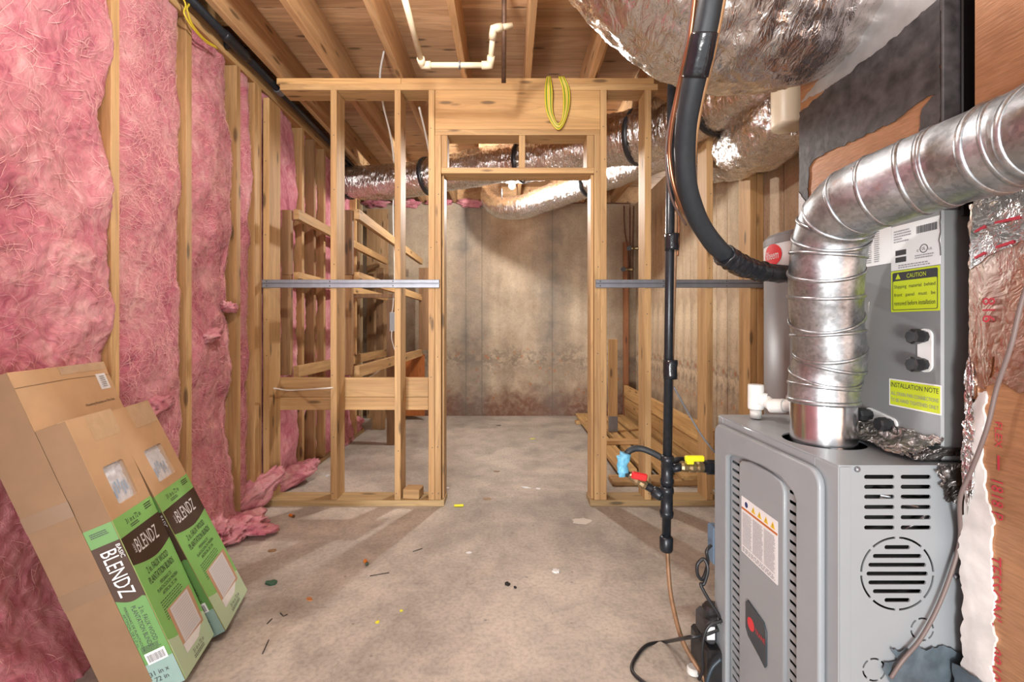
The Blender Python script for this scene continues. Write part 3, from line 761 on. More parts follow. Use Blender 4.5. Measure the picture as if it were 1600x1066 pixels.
tb('cable', WCAB, t, [P(612, 517, 4.265), P(612, 530, 4.265), P(616, 545, 4.3), P(622, 560, 4.3)], .005, 8, 20)
for lab, ps in (('white cable dropping from the joists left of the second stud', [P(601, 75, 2.95), P(594, 118, 3.05), P(598, 160, 3.2), P(611, 215, 3.5), P(616, 255, 3.7)]),
                ('white cable dropping from the joists beside the doorway king stud', [P(655, 168, 3.1), P(664, 205, 3.3), P(672, 245, 3.5)])):
    tb('white_cable', WCAB, None, ps, .0075, 8, 30, label=lab, cat='cable', group='white cables hanging from the joists')
# coil of yellow and green wire hung over the top plate
t = thing('wire_loop', P(872, 150, 2.82), 'loop of yellow and green wires hanging from the top plate over the header', 'wire')
GRW = plain('green_wire', (.09, .18, .02), .4)
for i in range(7):
    o = i*1.9
    ps = [P(856+o*.4, 124, 2.90), P(855+o*.4, 121.3, 2.84), P(852+o*.9, 142, 2.832-.002*i), P(854+o*.75, 172, 2.83), P(863+o*.4, 193-o*.3, 2.83), P(873, 202-o*.7, 2.829), P(882-o*.3, 190-o*.3, 2.83), P(889-o*.7, 165, 2.83-.001*i), P(889-o*.8, 140, 2.835), P(881-o*.6, 121.3, 2.84), P(879-o*.5, 124, 2.90)]
    tb('wire_strand', [WIREY, GRW, WIREY, plain('tan_wire', (.55, .36, .12), .5) if i == 3 else WIREY, WIREY, GRW, WIREY][i], t, ps, .0056, 8, 60)

# pull-chain lamps
BULB = plain('lit_bulb', (1.0, .93, .82), .3, emis=28.0)
for k, (loc, lab) in enumerate((((.03, 4.2, 2.432), 'lit bare bulb hanging under the joists beyond the doorway'), ((-.35, 1.2, 2.61), 'lit bare bulb under the joists overhead near the camera'))):
    t = thing('ceiling_bulb', (loc[0], loc[1], CEIL), lab, 'lamp', 'bare bulbs under the joists')
    turned('lamp_holder', WHITE, t, (loc[0], loc[1], CEIL+.0), (loc[0], loc[1], loc[2]+.06), [(0, .055), (.15, .055), (.3, .03), (.75, .022), (1, .02)], 20, smooth=True)
    bm = bmesh.new(); bmesh.ops.create_uvsphere(bm, u_segments=20, v_segments=14, radius=.030, matrix=Matrix.Translation((loc[0], loc[1], loc[2]+.03)))
    b = obj('bulb', bm, BULB, t, smooth=True)
    b.visible_shadow = True
    bx('holder_strap', WX, t, loc[0]-.30, loc[0]+.30, loc[1]-.02, loc[1]+.02, CEIL-.004, CEIL-.0005, 0)
tb('pull_chain', GREYMETAL, None, [P(784, 295, 4.1), P(784, 312, 4.1)], .004, 6, label='short metal pull rod hanging beside the far bulb', cat='pull chain')
# copper lines in the far right corner
t = thing('copper_lines', P(987, 400, 5.5), 'old copper water lines with two valves in the far right corner', 'pipe')
tb('copper_run', COPPERD, t, [P(860, 317, 5.5), P(984, 318, 5.5), P(984, 330, 5.5), P(984, 440, 5.5)], .009, 10)
tb('copper_run', COPPERD, t, [P(975, 322, 5.5), P(976, 360, 5.5), P(981, 395, 5.5), P(981, 438, 5.5)], .008, 10, 20)
tb('copper_run', COPPERD, t, [P(990, 322, 5.5), P(989, 360, 5.5), P(988, 400, 5.5), P(988, 440, 5.5)], .008, 10, 20)
for px, py in ((976, 421), (985, 388)):
    turned('valve', BRASS, t, P(px, py, 5.47), P(px+14, py, 5.47), [(0, .012), (.2, .02), (.5, .014), (.8, .022), (1, .012)], 12)
    turned('valve_handle', INK, t, P(px-2, py, 5.45), P(px-2, py, 5.44), [(0, .03), (1, .03)], 12)

# ---------------------------------------------------------------- gas line
Yg = 1.60
t = thing('gas_pipe', P(1040, 858, Yg), 'black iron gas pipe standing left of the furnace with tees and a capped foot', 'pipe')
g0, g1 = P(1041, 856, Yg), P(1050, 100, Yg)
def gp(py): 
    k = (856-py)/756; v = g0.lerp(g1, k); return v
tb('riser', BPIPE, t, [gp(850), gp(40)], .0155, 18)
for pa, pb in ((712, 758), (760, 808)):
    turned('tee', BPIPE, t, gp(pb), gp(pa), [(0, .0215), (.12, .024), (.2, .024), (.22, .021), (.78, .021), (.8, .024), (.88, .024), (1, .0215)], 18, smooth=True)
turned('end_cap', BPIPE, t, gp(861), gp(838), [(0, .020), (.15, .0235), (.9, .0235), (1, .019)], 18, smooth=True)
for pa, pb in ((366, 392), (562, 592)):
    ps = [gp(pb-(pb-pa)*i/5) for i in range(6)]
    tb('tape_wrap', ETAPE, t, [p+Vector((.006, -.002, 0)) for p in ps], .024, 18, disp=lambda L, a, tt, d: .0025*hnoise((math.cos(a)*2, math.sin(a)*2, L*40), 1, 2))
tb('branch_arm', BPIPE, t, [gp(733)+Vector((.015, 0, 0)), P(1068, 729, Yg)], .0145, 14)
turned('valve_body', BRASS, t, P(1063, 729, Yg), P(1100, 730, Yg), [(0, .017), (.1, .020), (.3, .020), (.35, .015), (.45, .021), (.6, .021), (.68, .015), (.75, .020), (1, .018)], 10)
bm = bmesh.new(); a, b = P(1070, 721, Yg-.02), P(1100, 712, Yg-.02); box(bm, a.x, b.x, Yg-.03, Yg-.012, a.z, b.z, .004)
a, b = P(1072, 725, Yg-.02), P(1083, 719, Yg-.02); box(bm, a.x, b.x, Yg-.03, Yg-.008, a.z, b.z, .002)
obj('yellow_handle', bm, YELP, t)
turned('union_nut', BPIPE, t, P(1098, 730, Yg), P(1126, 731, Yg), [(0, .020), (.2, .020), (.25, .027), (.75, .027), (.8, .022), (1, .022)], 8)
tb('gas_feed', BPIPE, t, [P(1110, 731, Yg), P(1185, 733, Yg)], .014, 12)
tb('drip_arm', BPIPE, t, [gp(778)-Vector((.01, 0, 0)), P(1024, 768, 1.62), P(1010, 759, 1.64)], .0145, 14, 8)
turned('elbow_fitting', BPIPE, t, P(1035, 776, 1.60), P(1020, 766, 1.62), [(0, .018), (.2, .021), (.8, .021), (1, .018)], 12, smooth=True)
turned('second_valve', BRASS, t, P(1010, 759, 1.64), P(983, 742, 1.66), [(0, .016), (.15, .019), (.35, .016), (.5, .02), (.7, .016), (.85, .019), (1, .014)], 10)
bm = bmesh.new(); box(bm, -.028, .028, -.008, .008, -.014, .012, .004)
for v in bm.verts: v.co = Matrix.Rotation(R(12), 3, 'Y') @ v.co+P(999, 744, 1.62)
obj('red_handle', bm, REDP, t)
t = thing('gas_hose', P(975, 715, 1.66), 'short black hose curving left off the gas pipe to a blue taped end', 'hose')
tb('hose', RUBBER, t, [P(1034, 716, 1.62), P(1020, 708, 1.64), P(1000, 701, 1.66), P(983, 705, 1.66), P(975, 722, 1.66), P(975, 736, 1.66), P(984, 743, 1.66)], .0115, 12, 40)
tb('blue_tape', BLUET, t, [P(977, 708, 1.655), P(973, 722, 1.655), P(973, 738, 1.655)], .019, 14, 14, disp=lambda L, a, tt, d: .007*hnoise((math.cos(a)*1.5, math.sin(a)*1.5, L*30), 1, 2))
tb('blue_tape', BLUET, t, [P(968, 712, 1.65), P(971, 728, 1.65), P(972, 745, 1.65)], .011, 10, 10, disp=lambda L, a, tt, d: .006*hnoise((math.cos(a)*1.5, math.sin(a)*1.5+5, L*30), 1, 2))
tb('gas_hose', RUBBER, None, [P(1050, 724, 1.68), P(1060, 719, 1.68), P(1090, 722, 1.68), P(1120, 728, 1.68)], .012, 12, 20, label='short black hose behind the yellow valve handle', cat='hose')
tb('copper_line', TUBING, None, [P(1056, 330, 1.645), P(1054, 420, 1.645), P(1050, 560, 1.645), P(1047, 700, 1.645), P(1043, 830, 1.645), P(1045, 900, 1.60), P(1052, 950, 1.55), P(1068, 1005, 1.48), P(1098, 1056, 1.42), P(1112, 1085, 1.40)], .0075, 10, 120,
   label='brown copper tube running down behind the gas pipe and curving to the furnace foot', cat='tube')
tb('copper_line', COPPER, None, [P(1052, 250, 1.66), P(1050, 300, 1.66), P(1059, 330, 1.66), P(1060, 372, 1.65), P(1058, 400, 1.65)], .006, 8, 40, label='bright copper stub twisting beside the gas pipe above the black tape', cat='tube')
tb('grey_wire', plain('grey_wire', (.18, .18, .19), .5), None, [P(1053, 605, 1.63), P(1075, 645, 1.68), P(1098, 683, 1.68), P(1124, 716, 1.68)], .0035, 8, 20, label='thin grey wire running from the gas pipe down to the furnace', cat='wire')
# ---------------------------------------------------------------- refrigerant lines
hp = [P(1122, -70, .80), P(1109, 10, .82), P(1095, 80, .85), P(1078, 160, .90), P(1070, 225, .95), P(1074, 290, 1.0), P(1092, 345, 1.05), P(1122, 388, 1.10), P(1160, 414, 1.16), P(1205, 425, 1.22), P(1255, 428, 1.30), P(1290, 428, 1.36)]
t = thing('refrigerant_hose', hp[4], 'thick black insulated line curving down from above into the coil case', 'hose')
tb('foam_sleeve', RUBBER, t, hp, .0215, 22, 140, disp=lambda L, a, tt, d: .0012*hnoise((math.cos(a)*2, math.sin(a)*2, L*14), 1, 2))
hs = spline(hp, 200)
tb('tape_wrap', ETAPE, t, hs[29:46], .0245, 22, disp=lambda L, a, tt, d: .0012*hnoise((math.cos(a)*2, math.sin(a)*2, L*40), 1, 2))
tb('tape_wrap', ETAPE, t, [p+Vector((0, -.002, -.004)) for p in hs[131:160]], .0265, 22, disp=lambda L, a, tt, d: .004*hnoise((math.cos(a)*2, math.sin(a)*2, L*30), 1, 3)+.0015*math.sin(L*230))
tb('tape_wrap', ETAPE, t, [p+Vector((0, 0, -.004)) for p in hs[156:199]], .0235, 22, disp=lambda L, a, tt, d: .003*hnoise((math.cos(a)*2, math.sin(a)*2, L*30), 1, 3))
def off(pts, dx, dy, k=0): return [p+Vector((dx, dy, 0)) for p in pts]
tb('copper_line', COPPER, None, [P(1090, -40, .82), P(1078, 60, .86), P(1062, 130, .92), P(1049, 200, .97), P(1046, 245, 1.0), P(1056, 300, 1.02), P(1078, 345, 1.06), P(1106, 376, 1.09), P(1118, 388, 1.10)], .0048, 10, 90,
   label='bare copper line running down the left side of the thick black line', cat='tube')
tb('copper_line', plain('tan_tube', (.48, .27, .13), .4, .4), None, [P(1140, -60, .86), P(1128, 10, .88), P(1111, 95, .92), P(1095, 160, .96), P(1086, 215, .99), P(1083, 260, 1.01)], .0062, 10, 60,
   label='tan copper line close behind the right side of the thick black line', cat='tube')
tb('thin_wire', plain('dark_wire', (.10, .06, .05), .5), None, [P(1086, -40, .84), P(1072, 70, .88), P(1056, 150, .94), P(1043, 210, .98), P(1041, 260, 1.0), P(1050, 312, 1.03), P(1072, 352, 1.07)], .0026, 8, 60,
   label='thin dark wire beside the bare copper line', cat='wire')

# ---------------------------------------------------------------- furnace
FXL, FYN, FYF, FH = .675, .916, 1.44, .86
fu = thing('furnace', (1.03, 1.18, 0), 'grey enamelled gas furnace with slotted front door in the right foreground', 'furnace')
FR = 1.385
bx('cabinet_base', STEEL, fu, FXL, FR, FYN, FYF, .002, .03)
bx('rear_panel', STEEL, fu, FR-.003, FR, FYN, FYF, .03, FH-.002)
bx('far_panel', STEEL, fu, FXL+.001, FR, FYF-.003, FYF, .03, FH-.002)
bx('interior_shade', DARK, fu, FXL+.05, FR-.01, FYN+.045, FYF-.02, .03, FH-.03)  # near-black block paints the shade behind the slots
MT = frame((FXL, FYN, FH-.002), (1, 0, 0), (0, 1, 0))
circ = lambda cx, cy, r, n=40: [(cx+r*math.cos(2*math.pi*i/n), cy+r*math.sin(2*math.pi*i/n)) for i in range(n)]
VC = (.782, 1.115)
panel('top_panel', rr(-.001, FR-FXL, -.001, FYF-FYN, .004), [circ(VC[0]-FXL, VC[1]-FYN, .088)], .004, MT, STEEL, fu)
bx('under_top_shade', DARK, fu, FXL+.01, FR-.01, FYN+.01, FYF-.01, FH-.032, FH-.026)  # near-black sheet paints the dark inside the vent hole
# side panel facing the camera
MS = frame((FXL, FYN, 0), (1, 0, 0), (0, 0, 1))
def sp_(px, py): return ((px-795)/764.2-FXL, EYE-(py-510)/764.2)
holes = []
for cx in (1373, 1430):
    for py in (745, 760.5, 776, 792, 808, 824):
        u, v = sp_(cx, py); holes.append(rr(u-.031, u+.031, v-.0042, v+.0042, .004, 3))
u0, v0 = sp_(1401, 896)
for i, hw in enumerate((20, 38, 45, 48, 45, 38, 20)):
    v = v0+(3-i)*.0180; holes.append(rr(u0-hw/764.2, u0+hw/764.2, v-.0042, v+.0042, .004, 3))
def arc(cx, cy, r, w, a0, a1, n=10):
    o = [(cx+(r+w/2)*math.cos(R(a0+(a1-a0)*i/n)), cy+(r+w/2)*math.sin(R(a0+(a1-a0)*i/n))) for i in range(n+1)]
    return o+[(cx+(r-w/2)*math.cos(R(a1-(a1-a0)*i/n)), cy+(r-w/2)*math.sin(R(a1-(a1-a0)*i/n))) for i in range(n+1)]
for k in range(8): holes.append(arc(u0, v0, .0735, .0042, k*45+3, k*45+42))
for px, py in ((1440, 983), (1365, 1046)):
    u, v = sp_(px, py)
    for k in range(6): holes.append(arc(u, v, .0225, .0036, k*60+5, k*60+50, 6))
panel('side_panel', rr(.0, FR-FXL, .03, FH-.003, .002), holes, .003, MS @ Matrix.Translation((0, 0, .0)), STEEL, fu)
bx('side_seam', STEEL, fu, FXL, FXL+.022, FYN-.0035, FYN-.001, .03, FH-.003, .0008)
for px, py in ((1338, 733), (1285, 722), (1492, 900)):
    u, v = sp_(px, py)
    if px == 1285: continue
    turned('screw', GREYMETAL, fu, (FXL+u, FYN-.002, v), (FXL+u, FYN-.007, v), [(0, .006), (.5, .0055), (1, .003)], 10, smooth=True)
# bits seen through the slots
tb('burner_tube', GALVN, fu, [(FXL+.10, FYN+.03, .79), (FXL+.30, FYN+.03, .74)], .012, 10)
tb('burner_tube', GALVN, fu, [(FXL+.14, FYN+.03, .70), (FXL+.30, FYN+.032, .80)], .008, 10)
# front door facing left
MD = frame((FXL, FYF, 0), (0, -1, 0), (0, 0, 1))
def fd(px): return FYF-472.5/(px-795)
door = panel('front_door', rr(.012, FYF-.955, .05, .832, .03, 6),
             [rr(fd(1141.5), fd(1257), .055, .74, .01, 4)[10:]+rr(fd(1141.5), fd(1257), .055, .74, .01, 4)[:0]+
              [(fd(1257), .06), (fd(1257), .745), (fd(1252), .762), (fd(1232), .783), (fd(1205), .787), (fd(1170), .779), (fd(1150), .768), (fd(1142.5), .752)]], .016, MD @ Matrix.Translation((0, 0, .010)), STEEL, fu, bev=.0055)
bx('cabinet_flange', STEEL, fu, FXL-.0015, FXL+.02, FYF-.03, FYF, .03, FH-.004)
bx('cabinet_flange', STEEL, fu, FXL-.0015, FXL+.02, FYN-.001, .985, .03, FH-.004)
bx('cabinet_flange', STEEL, fu, FXL-.001, FXL+.02, .9855, FYF-.0305, .80, FH-.004)
sl = []
v = .738
while v > .07:
    a, b = fd(1144.5), fd(1158); sl.append(rr(a, b, v-.0042, v+.0042, .003, 2)); v -= .0238
v = .749
while v > .07:
    a, b = fd(1234), fd(1255); sl.append(rr(a, b, v-.0042, v+.0042, .003, 2)); v -= .0238
panel('louvred_panel', rr(fd(1139), fd(1260), .05, .79, .004), sl, .002, MD @ Matrix.Translation((0, 0, .001)), STEEL, fu)
ca = fd(1161); cb = fd(1229)
panel('raised_centre', [(ca, .055), (cb, .055), (cb, .74), (cb-.004, .752), (cb-.012, .760), (cb-.05, .7665), (ca+.06, .768), (ca+.012, .757), (ca+.002, .748), (ca, .735)], [], .014, MD @ Matrix.Translation((0, 0, .003)), STEEL, fu, bev=.005)
ML = MD @ Matrix.Translation((0, 0, .0105))
# warning sticker
la, lb, l0, l1 = fd(1161)+.012, fd(1222), .503, .661
st = panel('warning_label', rr(la, lb, l0, l1, .002), [], .0006, ML, PAPER, fu, label='white warning sticker with an orange stripe')
MLL = ML @ Matrix.Translation((0, 0, .0004))
ORS = plain('orange_stripe', (.50, .14, .03), .5)
panel('stripe', rr(la+.001, lb-.001, l1-.036, l1-.030, .0001, 1), [], .0002, MLL, ORS, st)
YT = plain('warning_yellow', (.75, .50, .03), .5)
for i in range(4):
    u = la+.062+i*.030; panel('warning_triangle', [(u-.010, l1-.026), (u+.010, l1-.026), (u, l1-.008)], [], .0002, MLL, YT, st)
    text('!', .002, .010, (u, l1-.019), MLL, INK, st)
panel('hazard_disc', circ(la+.026, l1-.017, .008, 16), [], .0002, MLL, plain('navy', (.02, .04, .15), .5), st)
cw = (lb-la-.012)/3
for i in range(3):
    bars(la+.006+cw*i, la+.002+cw*(i+1), l0+.022, l1-.042, 24, MLL, GREYINK, st, 10+i)
bars(la+.006, lb-.006, l0+.004, l0+.018, 3, MLL, GREYINK, st, 17)
# name plate
na, nb = fd(1173), fd(1205)
pts = [(na, .375), (na+.01, .385), (nb-.012, .374), (nb, .357), (nb, .272), (nb-.006, .262), (nb-.03, .272), (na+.012, .289), (na, .305)]
npl = panel('name_plate', pts, [], .004, ML @ Matrix.Translation((0, 0, .002)), plain('plate_black', (.035, .045, .055), .35), fu, bev=.001, label='dark name plate with red lettering')
MN = ML @ Matrix.Translation((0, 0, .0045))
LOGOR = plain('logo_red', (.62, .03, .04), .4)
panel('logo_disc', circ(na+.028, .331, .017, 24), [], .0004, MN, LOGOR, npl)
text('TRANE', .046, .013, (na+.073, .329), MN, LOGOR, npl)
# grey tape patch low on the side
def sheet(name, pts4, nu, nv, mat, parent, amp=.004, seed=0, edge=.0, nrm=None, sc=18, **k):
    """crumpled sheet between four corners"""
    a, b, c, d = [Vector(p) for p in pts4]; n = (b-a).cross(d-a).normalized() if nrm is None else Vector(nrm)
    bm = bmesh.new(); g = []
    for j in range(nv+1):
        row = []
        for i in range(nu+1):
            s, t = i/nu, j/nv
            if edge:
                s += edge*hnoise((seed+t*2, 3, 0), 3, 4)*(2*s-1); t += edge*hnoise((s*2, seed, 7), 3, 4)*(2*t-1)
            p = a.lerp(b, s).lerp(d.lerp(c, s), t)
            h = amp*(1-2*abs(hnoise(p+Vector((seed, 0, 0)), sc, 3)))+amp*.5*hnoise(p+Vector((0, seed, 0)), sc*2.5, 3)
            row.append(bm.verts.new(p+n*h))
        g.append(row)
    for j in range(nv):
        for i in range(nu): bm.faces.new((g[j][i], g[j][i+1], g[j+1][i+1], g[j+1][i]))
    return obj(name, bm, mat, parent, smooth=True, **k)
BGT = plain('blue_grey_patch', (.075, .10, .12), .55, 0, .35, 25, .4)
def s3(px, py, dy=-.006): u, v = sp_(px, py); return (FXL+u, FYN+dy, v)
sheet('mastic_patch', [s3(1372, 1150), s3(1530, 1150), s3(1530, 1012), s3(1388, 1008)], 40, 30, BGT, fu, .003, 2, .12)
# crumpled dark foil where the coil case meets the furnace
FMESS = foil('smeared_foil_tape', base=(.34, .32, .31), rough=.38, strength=1.0)
sheet('seam_tape', [(.845, 1.20, .872), (.835, .925, .868), (.905, .925, .905), (.905, 1.20, .915)], 70, 24, FMESS, fu, .010, 5, .10, (-.6, 0, .8), 26)
sheet('seam_tape', [(.838, .935, .862), (1.0, .935, .868), (1.0, .912, .900), (.84, .93, .885)], 50, 20, FMESS, fu, .006, 6, .1, (0, -.5, .8), 26)
sheet('seam_tape', [(.885, .909, .790), (1.0, .909, .76), (1.0, .909, .868), (.865, .909, .865)], 40, 30, FMESS, fu, .005, 7, .14, (0, -1, 0), 24)

# ---------------------------------------------------------------- coil case on the furnace
cc = thing('coil_case', (1.14, 1.18, FH), 'grey steel coil case with yellow caution stickers standing on the furnace', 'coil case')
CX = .90
bx('case_body', STEELD, cc, CX, 1.38, .93, FYF-.002, FH+.003, 1.392, .004)
MC = frame((CX-.0006, 2.0, 0), (0, -1, 0), (0, 0, 1))
def cy(px, X=CX): return 2.0-X*FP/(px-795)
def sticker(name, a, b, z0, z1, mat, M=MC, parent=cc, th=.0008, **k): return panel(name, rr(a, b, z0, z1, .0015), [], th, M, mat, parent, **k)
a, b = cy(1393), cy(1469)
s = sticker('caution_label', a, b, 1.177, 1.272, YELLOW, label='yellow caution sticker with a black header')
MC2 = MC @ Matrix.Translation((0, 0, .0005))
panel('black_frame', rr(a+.004, b-.004, 1.181, 1.268, .004), [rr(a+.0055, b-.0055, 1.1825, 1.2485, .003)], .0003, MC2, INK, s)
MC3 = MC2 @ Matrix.Translation((0, 0, .0003))
text('CAUTION', .047, .0095, ((a+b)/2+.006, 1.258), MC3, YELLOW, s)
panel('warning_triangle', [(a+.012, 1.2525), (a+.026, 1.2525), (a+.019, 1.2655)], [], .0002, MC3, YELLOW, s)
for tx, z in (('Shipping  material  behind', 1.234), ('front   panel   must   be', 1.215), ('removed before installation', 1.197)):
    text(tx, b-a-.018, .0105, ((a+b)/2, z), MC2, INK, s)
a2, b2 = cy(1393), cy(1470)
s = sticker('rating_label', a2, b2, 1.2735, 1.376, PAPER, label='white rating sticker with a barcode')
panel('black_block', rr(a2+.012, a2+.040, 1.307, 1.319, .0002, 1), [], .0003, MC2, INK, s)
panel('black_block', rr(a2+.012, a2+.040, 1.291, 1.303, .0002, 1), [], .0003, MC2, INK, s)
panel('certification_ring', circ(a2+.083, 1.313, .0095, 24), [circ(a2+.083, 1.313, .0078, 24)], .0003, MC2, INK, s)
text('UL', .008, .007, (a2+.083, 1.313), MC2, INK, s)
text('c', .004, .005, (a2+.069, 1.310), MC2, INK, s); text('US', .008, .005, (a2+.098, 1.310), MC2, INK, s)
bars(a2+.062, a2+.108, 1.292, 1.302, 2, MC2, GREYINK, s, 3)
bars(a2+.008, a2+.055, 1.336, 1.366, 5, MC2, GREYINK, s, 4, ragged=.6)
bars(a2+.02, a2+.10, 1.276, 1.286, 2, MC2, GREYINK, s, 5)
bm = bmesh.new(); u = a2+.066; rnd = random.Random(2)
while u < a2+.112: w = rnd.choice((.0008, .0012, .002)); rectm(bm, u, u+w, 1.348, 1.364, .0004); u += w+.0009
obj('barcode', bm, INK, s, MC2)
s = sticker('table_label', cy(1320), a2-.0005, 1.293, 1.39, PAPER, label='white sticker with a table of small print')
for i in range(5): bars(cy(1320)+.006+i*.023, cy(1320)+.022+i*.023, 1.30, 1.382, 16, MC2, GREYINK, s, 20+i, fill=.45, wl=(.2, .5))
a, b = cy(1390), cy(1472)
s = sticker('installation_label', a, b, .958, 1.021, PAPER, label='yellow installation note sticker')
panel('yellow_field', rr(a+.003, b-.003, .961, 1.018, .001), [], .0003, MC2, YELLOW, s)
text('INSTALLATION NOTE', b-a-.012, .011, ((a+b)/2, 1.008), MC3, INK, s)
text('ALL DRAIN PAN CONNECTIONS', b-a-.012, .0085, ((a+b)/2, .988), MC3, GREYINK, s)
text('TO BE HAND TIGHTENED ONLY', b-a-.012, .0085, ((a+b)/2, .973), MC3, GREYINK, s)
def port(y0, z0, y1, z1):
    L = math.hypot(y1-y0, z1-z0); d = Vector((0, (y1-y0)/L, (z1-z0)/L)); mid = Vector((CX-.002, (y0+y1)/2, (z0+z1)/2))
    M = frame(mid, d, Vector((-1, 0, 0)).cross(d)); 
    panel('port_plate', rr(-L/2-.017, L/2+.017, -.0165, .0165, .016, 6), [], .004, M, WHITE, cc, label='white drain port plate')
    for yy, zz in ((y0, z0), (y1, z1)):
        turned('drain_plug', BLACK, cc, (CX-.003, yy, zz), (CX-.035, yy, zz), [(0, .013), (.35, .0135), (.4, .0165), (.9, .0165), (1, .013)], 8)
port(.966, 1.122, .966, 1.062); port(1.112, .925, 1.052, .914)

# ---------------------------------------------------------------- plenum above the coil case
pl = thing('supply_plenum', (1.14, 1.16, 1.393), 'duct board supply plenum smeared with dark mastic above the coil case', 'plenum')
bx('plenum_box', DBOARD, pl, CX, 1.38, .93, 1.385, 1.394, CEIL-.002, .003)
def plp(px, py, X=CX): y = X*FP/(px-795); return (2.0-y, EYE-(py-510)*y/FP)
def smear(name, pxs, mat, th, seed, off_=0.0, jit=.006, **k):
    pts = [plp(*p) for p in pxs]; out = []
    for i in range(len(pts)):
        p, q = Vector(pts[i]), Vector(pts[(i+1) % len(pts)]); n = max(2, int((q-p).length/.008))
        for j in range(n):
            c = p.lerp(q, j/n); out.append((c.x+jit*hnoise((c.x, c.y, seed), 45, 3), c.y+jit*hnoise((c.x, seed, c.y), 45, 3)))
    zmax = 2.71; out = [(max(2-1.384, min(2-.931, u)), min(zmax, v)) for u, v in out]
    return panel(name, out, [], th, MC @ Matrix.Translation((0, 0, .0006+off_)), mat, pl, **k)
smear('foil_facing', [(1251, 160), (1286, 118), (1300, 60), (1300, -120), (1471, -400), (1471, 20), (1400, 75), (1330, 115), (1290, 140)], MASTICG, .001, 3)
smear('mastic_smear', [(1250, 176), (1290, 142), (1330, 112), (1372, 80), (1420, 40), (1471, -5), (1471, 400), (1471, 220), (1438, 205), (1441, 172), (1462, 146), (1430, 164), (1400, 190), (1360, 208), (1310, 232), (1272, 250), (1266, 262), (1262, 330), (1252, 360), (1250, 300)], MASTIC, .0016, 4, .0012)
bx('mastic_gap_corner', MASTIC, pl, CX-.004, CX+.42, .924, .931, 1.385, CEIL-.004, .002)
bx('mastic_gap_corner', BLACK, pl, CX+.03, CX+.42, .918, .9245, 1.37, CEIL-.004, .002)  # black sheet stands for the dark gap before the return duct
smear('mastic_drip', [(1250, 300), (1262, 318), (1262, 372), (1240, 480), (1236, 480), (1240, 400)], MASTICG, .003, 6, .002, .004)
ring('takeoff_collar', TAPE, pl, (.893, 1.235, 2.11), (1, 0, .2), .205, .014, 60, 8, .6)

# ---------------------------------------------------------------- return duct in the right foreground
rd = thing('return_duct', (1.2, .58, 0), 'foil faced duct board return duct at the right edge of the photo', 'duct')
bx('duct_body', DBOARD, rd, CX, 1.5, .30, .868, .002, CEIL-.002, .003)
def rsm(name, pxs, mat, th, seed, off_=0.0, jit=.005, **k):
    pts = [plp(*p) for p in pxs]; out = []
    for i in range(len(pts)):
        p, q = Vector(pts[i]), Vector(pts[(i+1) % len(pts)]); n = max(2, int((q-p).length/.006))
        for j in range(n):
            c = p.lerp(q, j/n); out.append((c.x+jit*hnoise((c.x, c.y, seed), 40, 3), c.y+jit*hnoise((c.x, seed, c.y), 40, 3)))
    return panel(name, out, [], th, MC @ Matrix.Translation((0, 0, .0006+off_)), mat, rd, **k)
rsm('foil_wrap', [(1517, 320), (1516, 480), (1516, 600), (1540, 608), (1556, 560), (1620, 480), (1700, 420), (1700, 250), (1600, 300)], foil('brown_foil_wrap', base=(.70, .55, .47), rough=.3, strength=.35, brown=.6, sc=(1, .5, 2)), .002, 1, .001)
rsm('foil_wrap', [(1524, 310), (1519, 420), (1560, 392), (1620, 372), (1700, 330), (1700, 230), (1600, 290)], TAPE, .0015, 9, .0035)
rsm('foil_flap', [(1545, 604), (1556, 590), (1572, 520), (1586, 450), (1600, 400), (1640, 380), (1700, 600), (1600, 612), (1570, 600)], foil('foil_flap', base=(.66, .47, .40), rough=.35, strength=.35, brown=.6), .0035, 2, .004)
rsm('foil_edge', [(1514, 560), (1513, 640), (1505, 720), (1518, 740), (1524, 640), (1521, 560)], TAPE, .004, 11, .002, .009)
sheet('foil_ruffle', [(CX-.003, .876, 1.055), (CX-.003, .862, 1.055), (CX-.003, .862, .82), (CX-.003, .884, .82)], 12, 60, TAPE, rd, .006, 4, .3, (-1, 0, 0), 50)
rsm('white_mastic', [(1528, 610), (1522, 700), (1508, 790), (1502, 860), (1506, 950), (1506, 1060), (1508, 1160), (1560, 1160), (1550, 1080), (1554, 1000), (1557, 930), (1550, 880), (1552, 820), (1545, 780), (1536, 720), (1541, 640), (1543, 612)], WMASTIC, .005, 5, .001, .008)
rsm('blue_mastic', [(1495, 1035), (1560, 1078), (1560, 1160), (1500, 1160)], BGT, .003, 8, .0075, .006)
MV = frame((CX-.0012, 0, 0), (0, 0, -1), (0, -1, 0))   # reads downwards; u = -z, v = -y
def vtext(s, py0, py1, px, h, parent=rd):
    y = CX*FP/(px-795); z0 = EYE-(py0-510)*y/FP; z1 = EYE-(py1-510)*y/FP
    text(s, abs(z0-z1), h, (-(z0+z1)/2, -y), MV @ Matrix.Translation((0, 0, .0005 if py0 > 620 else .007)), REDINK, parent)
vtext('TESSON\' \u2014 0810', 868, 1062, 1556, .024)
vtext('1818 P', 752, 812, 1560, .020)
vtext('\u2014', 712, 735, 1562, .004)
vtext('FLEX', 660, 700, 1562, .012)
vtext('816', 465, 504, 1552, .022)
for a, b, c in ((1528, 1545, 364), (1560, 1600, 350), (1528, 1545, 405), (1562, 1590, 388)):
    pa, pb = plp(a, c), plp(b, c-8); panel('red_dash', [(pa[0], pa[1]), (pb[0], pb[1]), (pb[0], pb[1]+.006), (pa[0], pa[1]+.004)], [], .0004, MC @ Matrix.Translation((0, 0, .0065)), REDINK, rd)
def rp(px, py, X=.885): y = X*FP/(px-795); return Vector((X, y, EYE-(py-510)*y/FP))
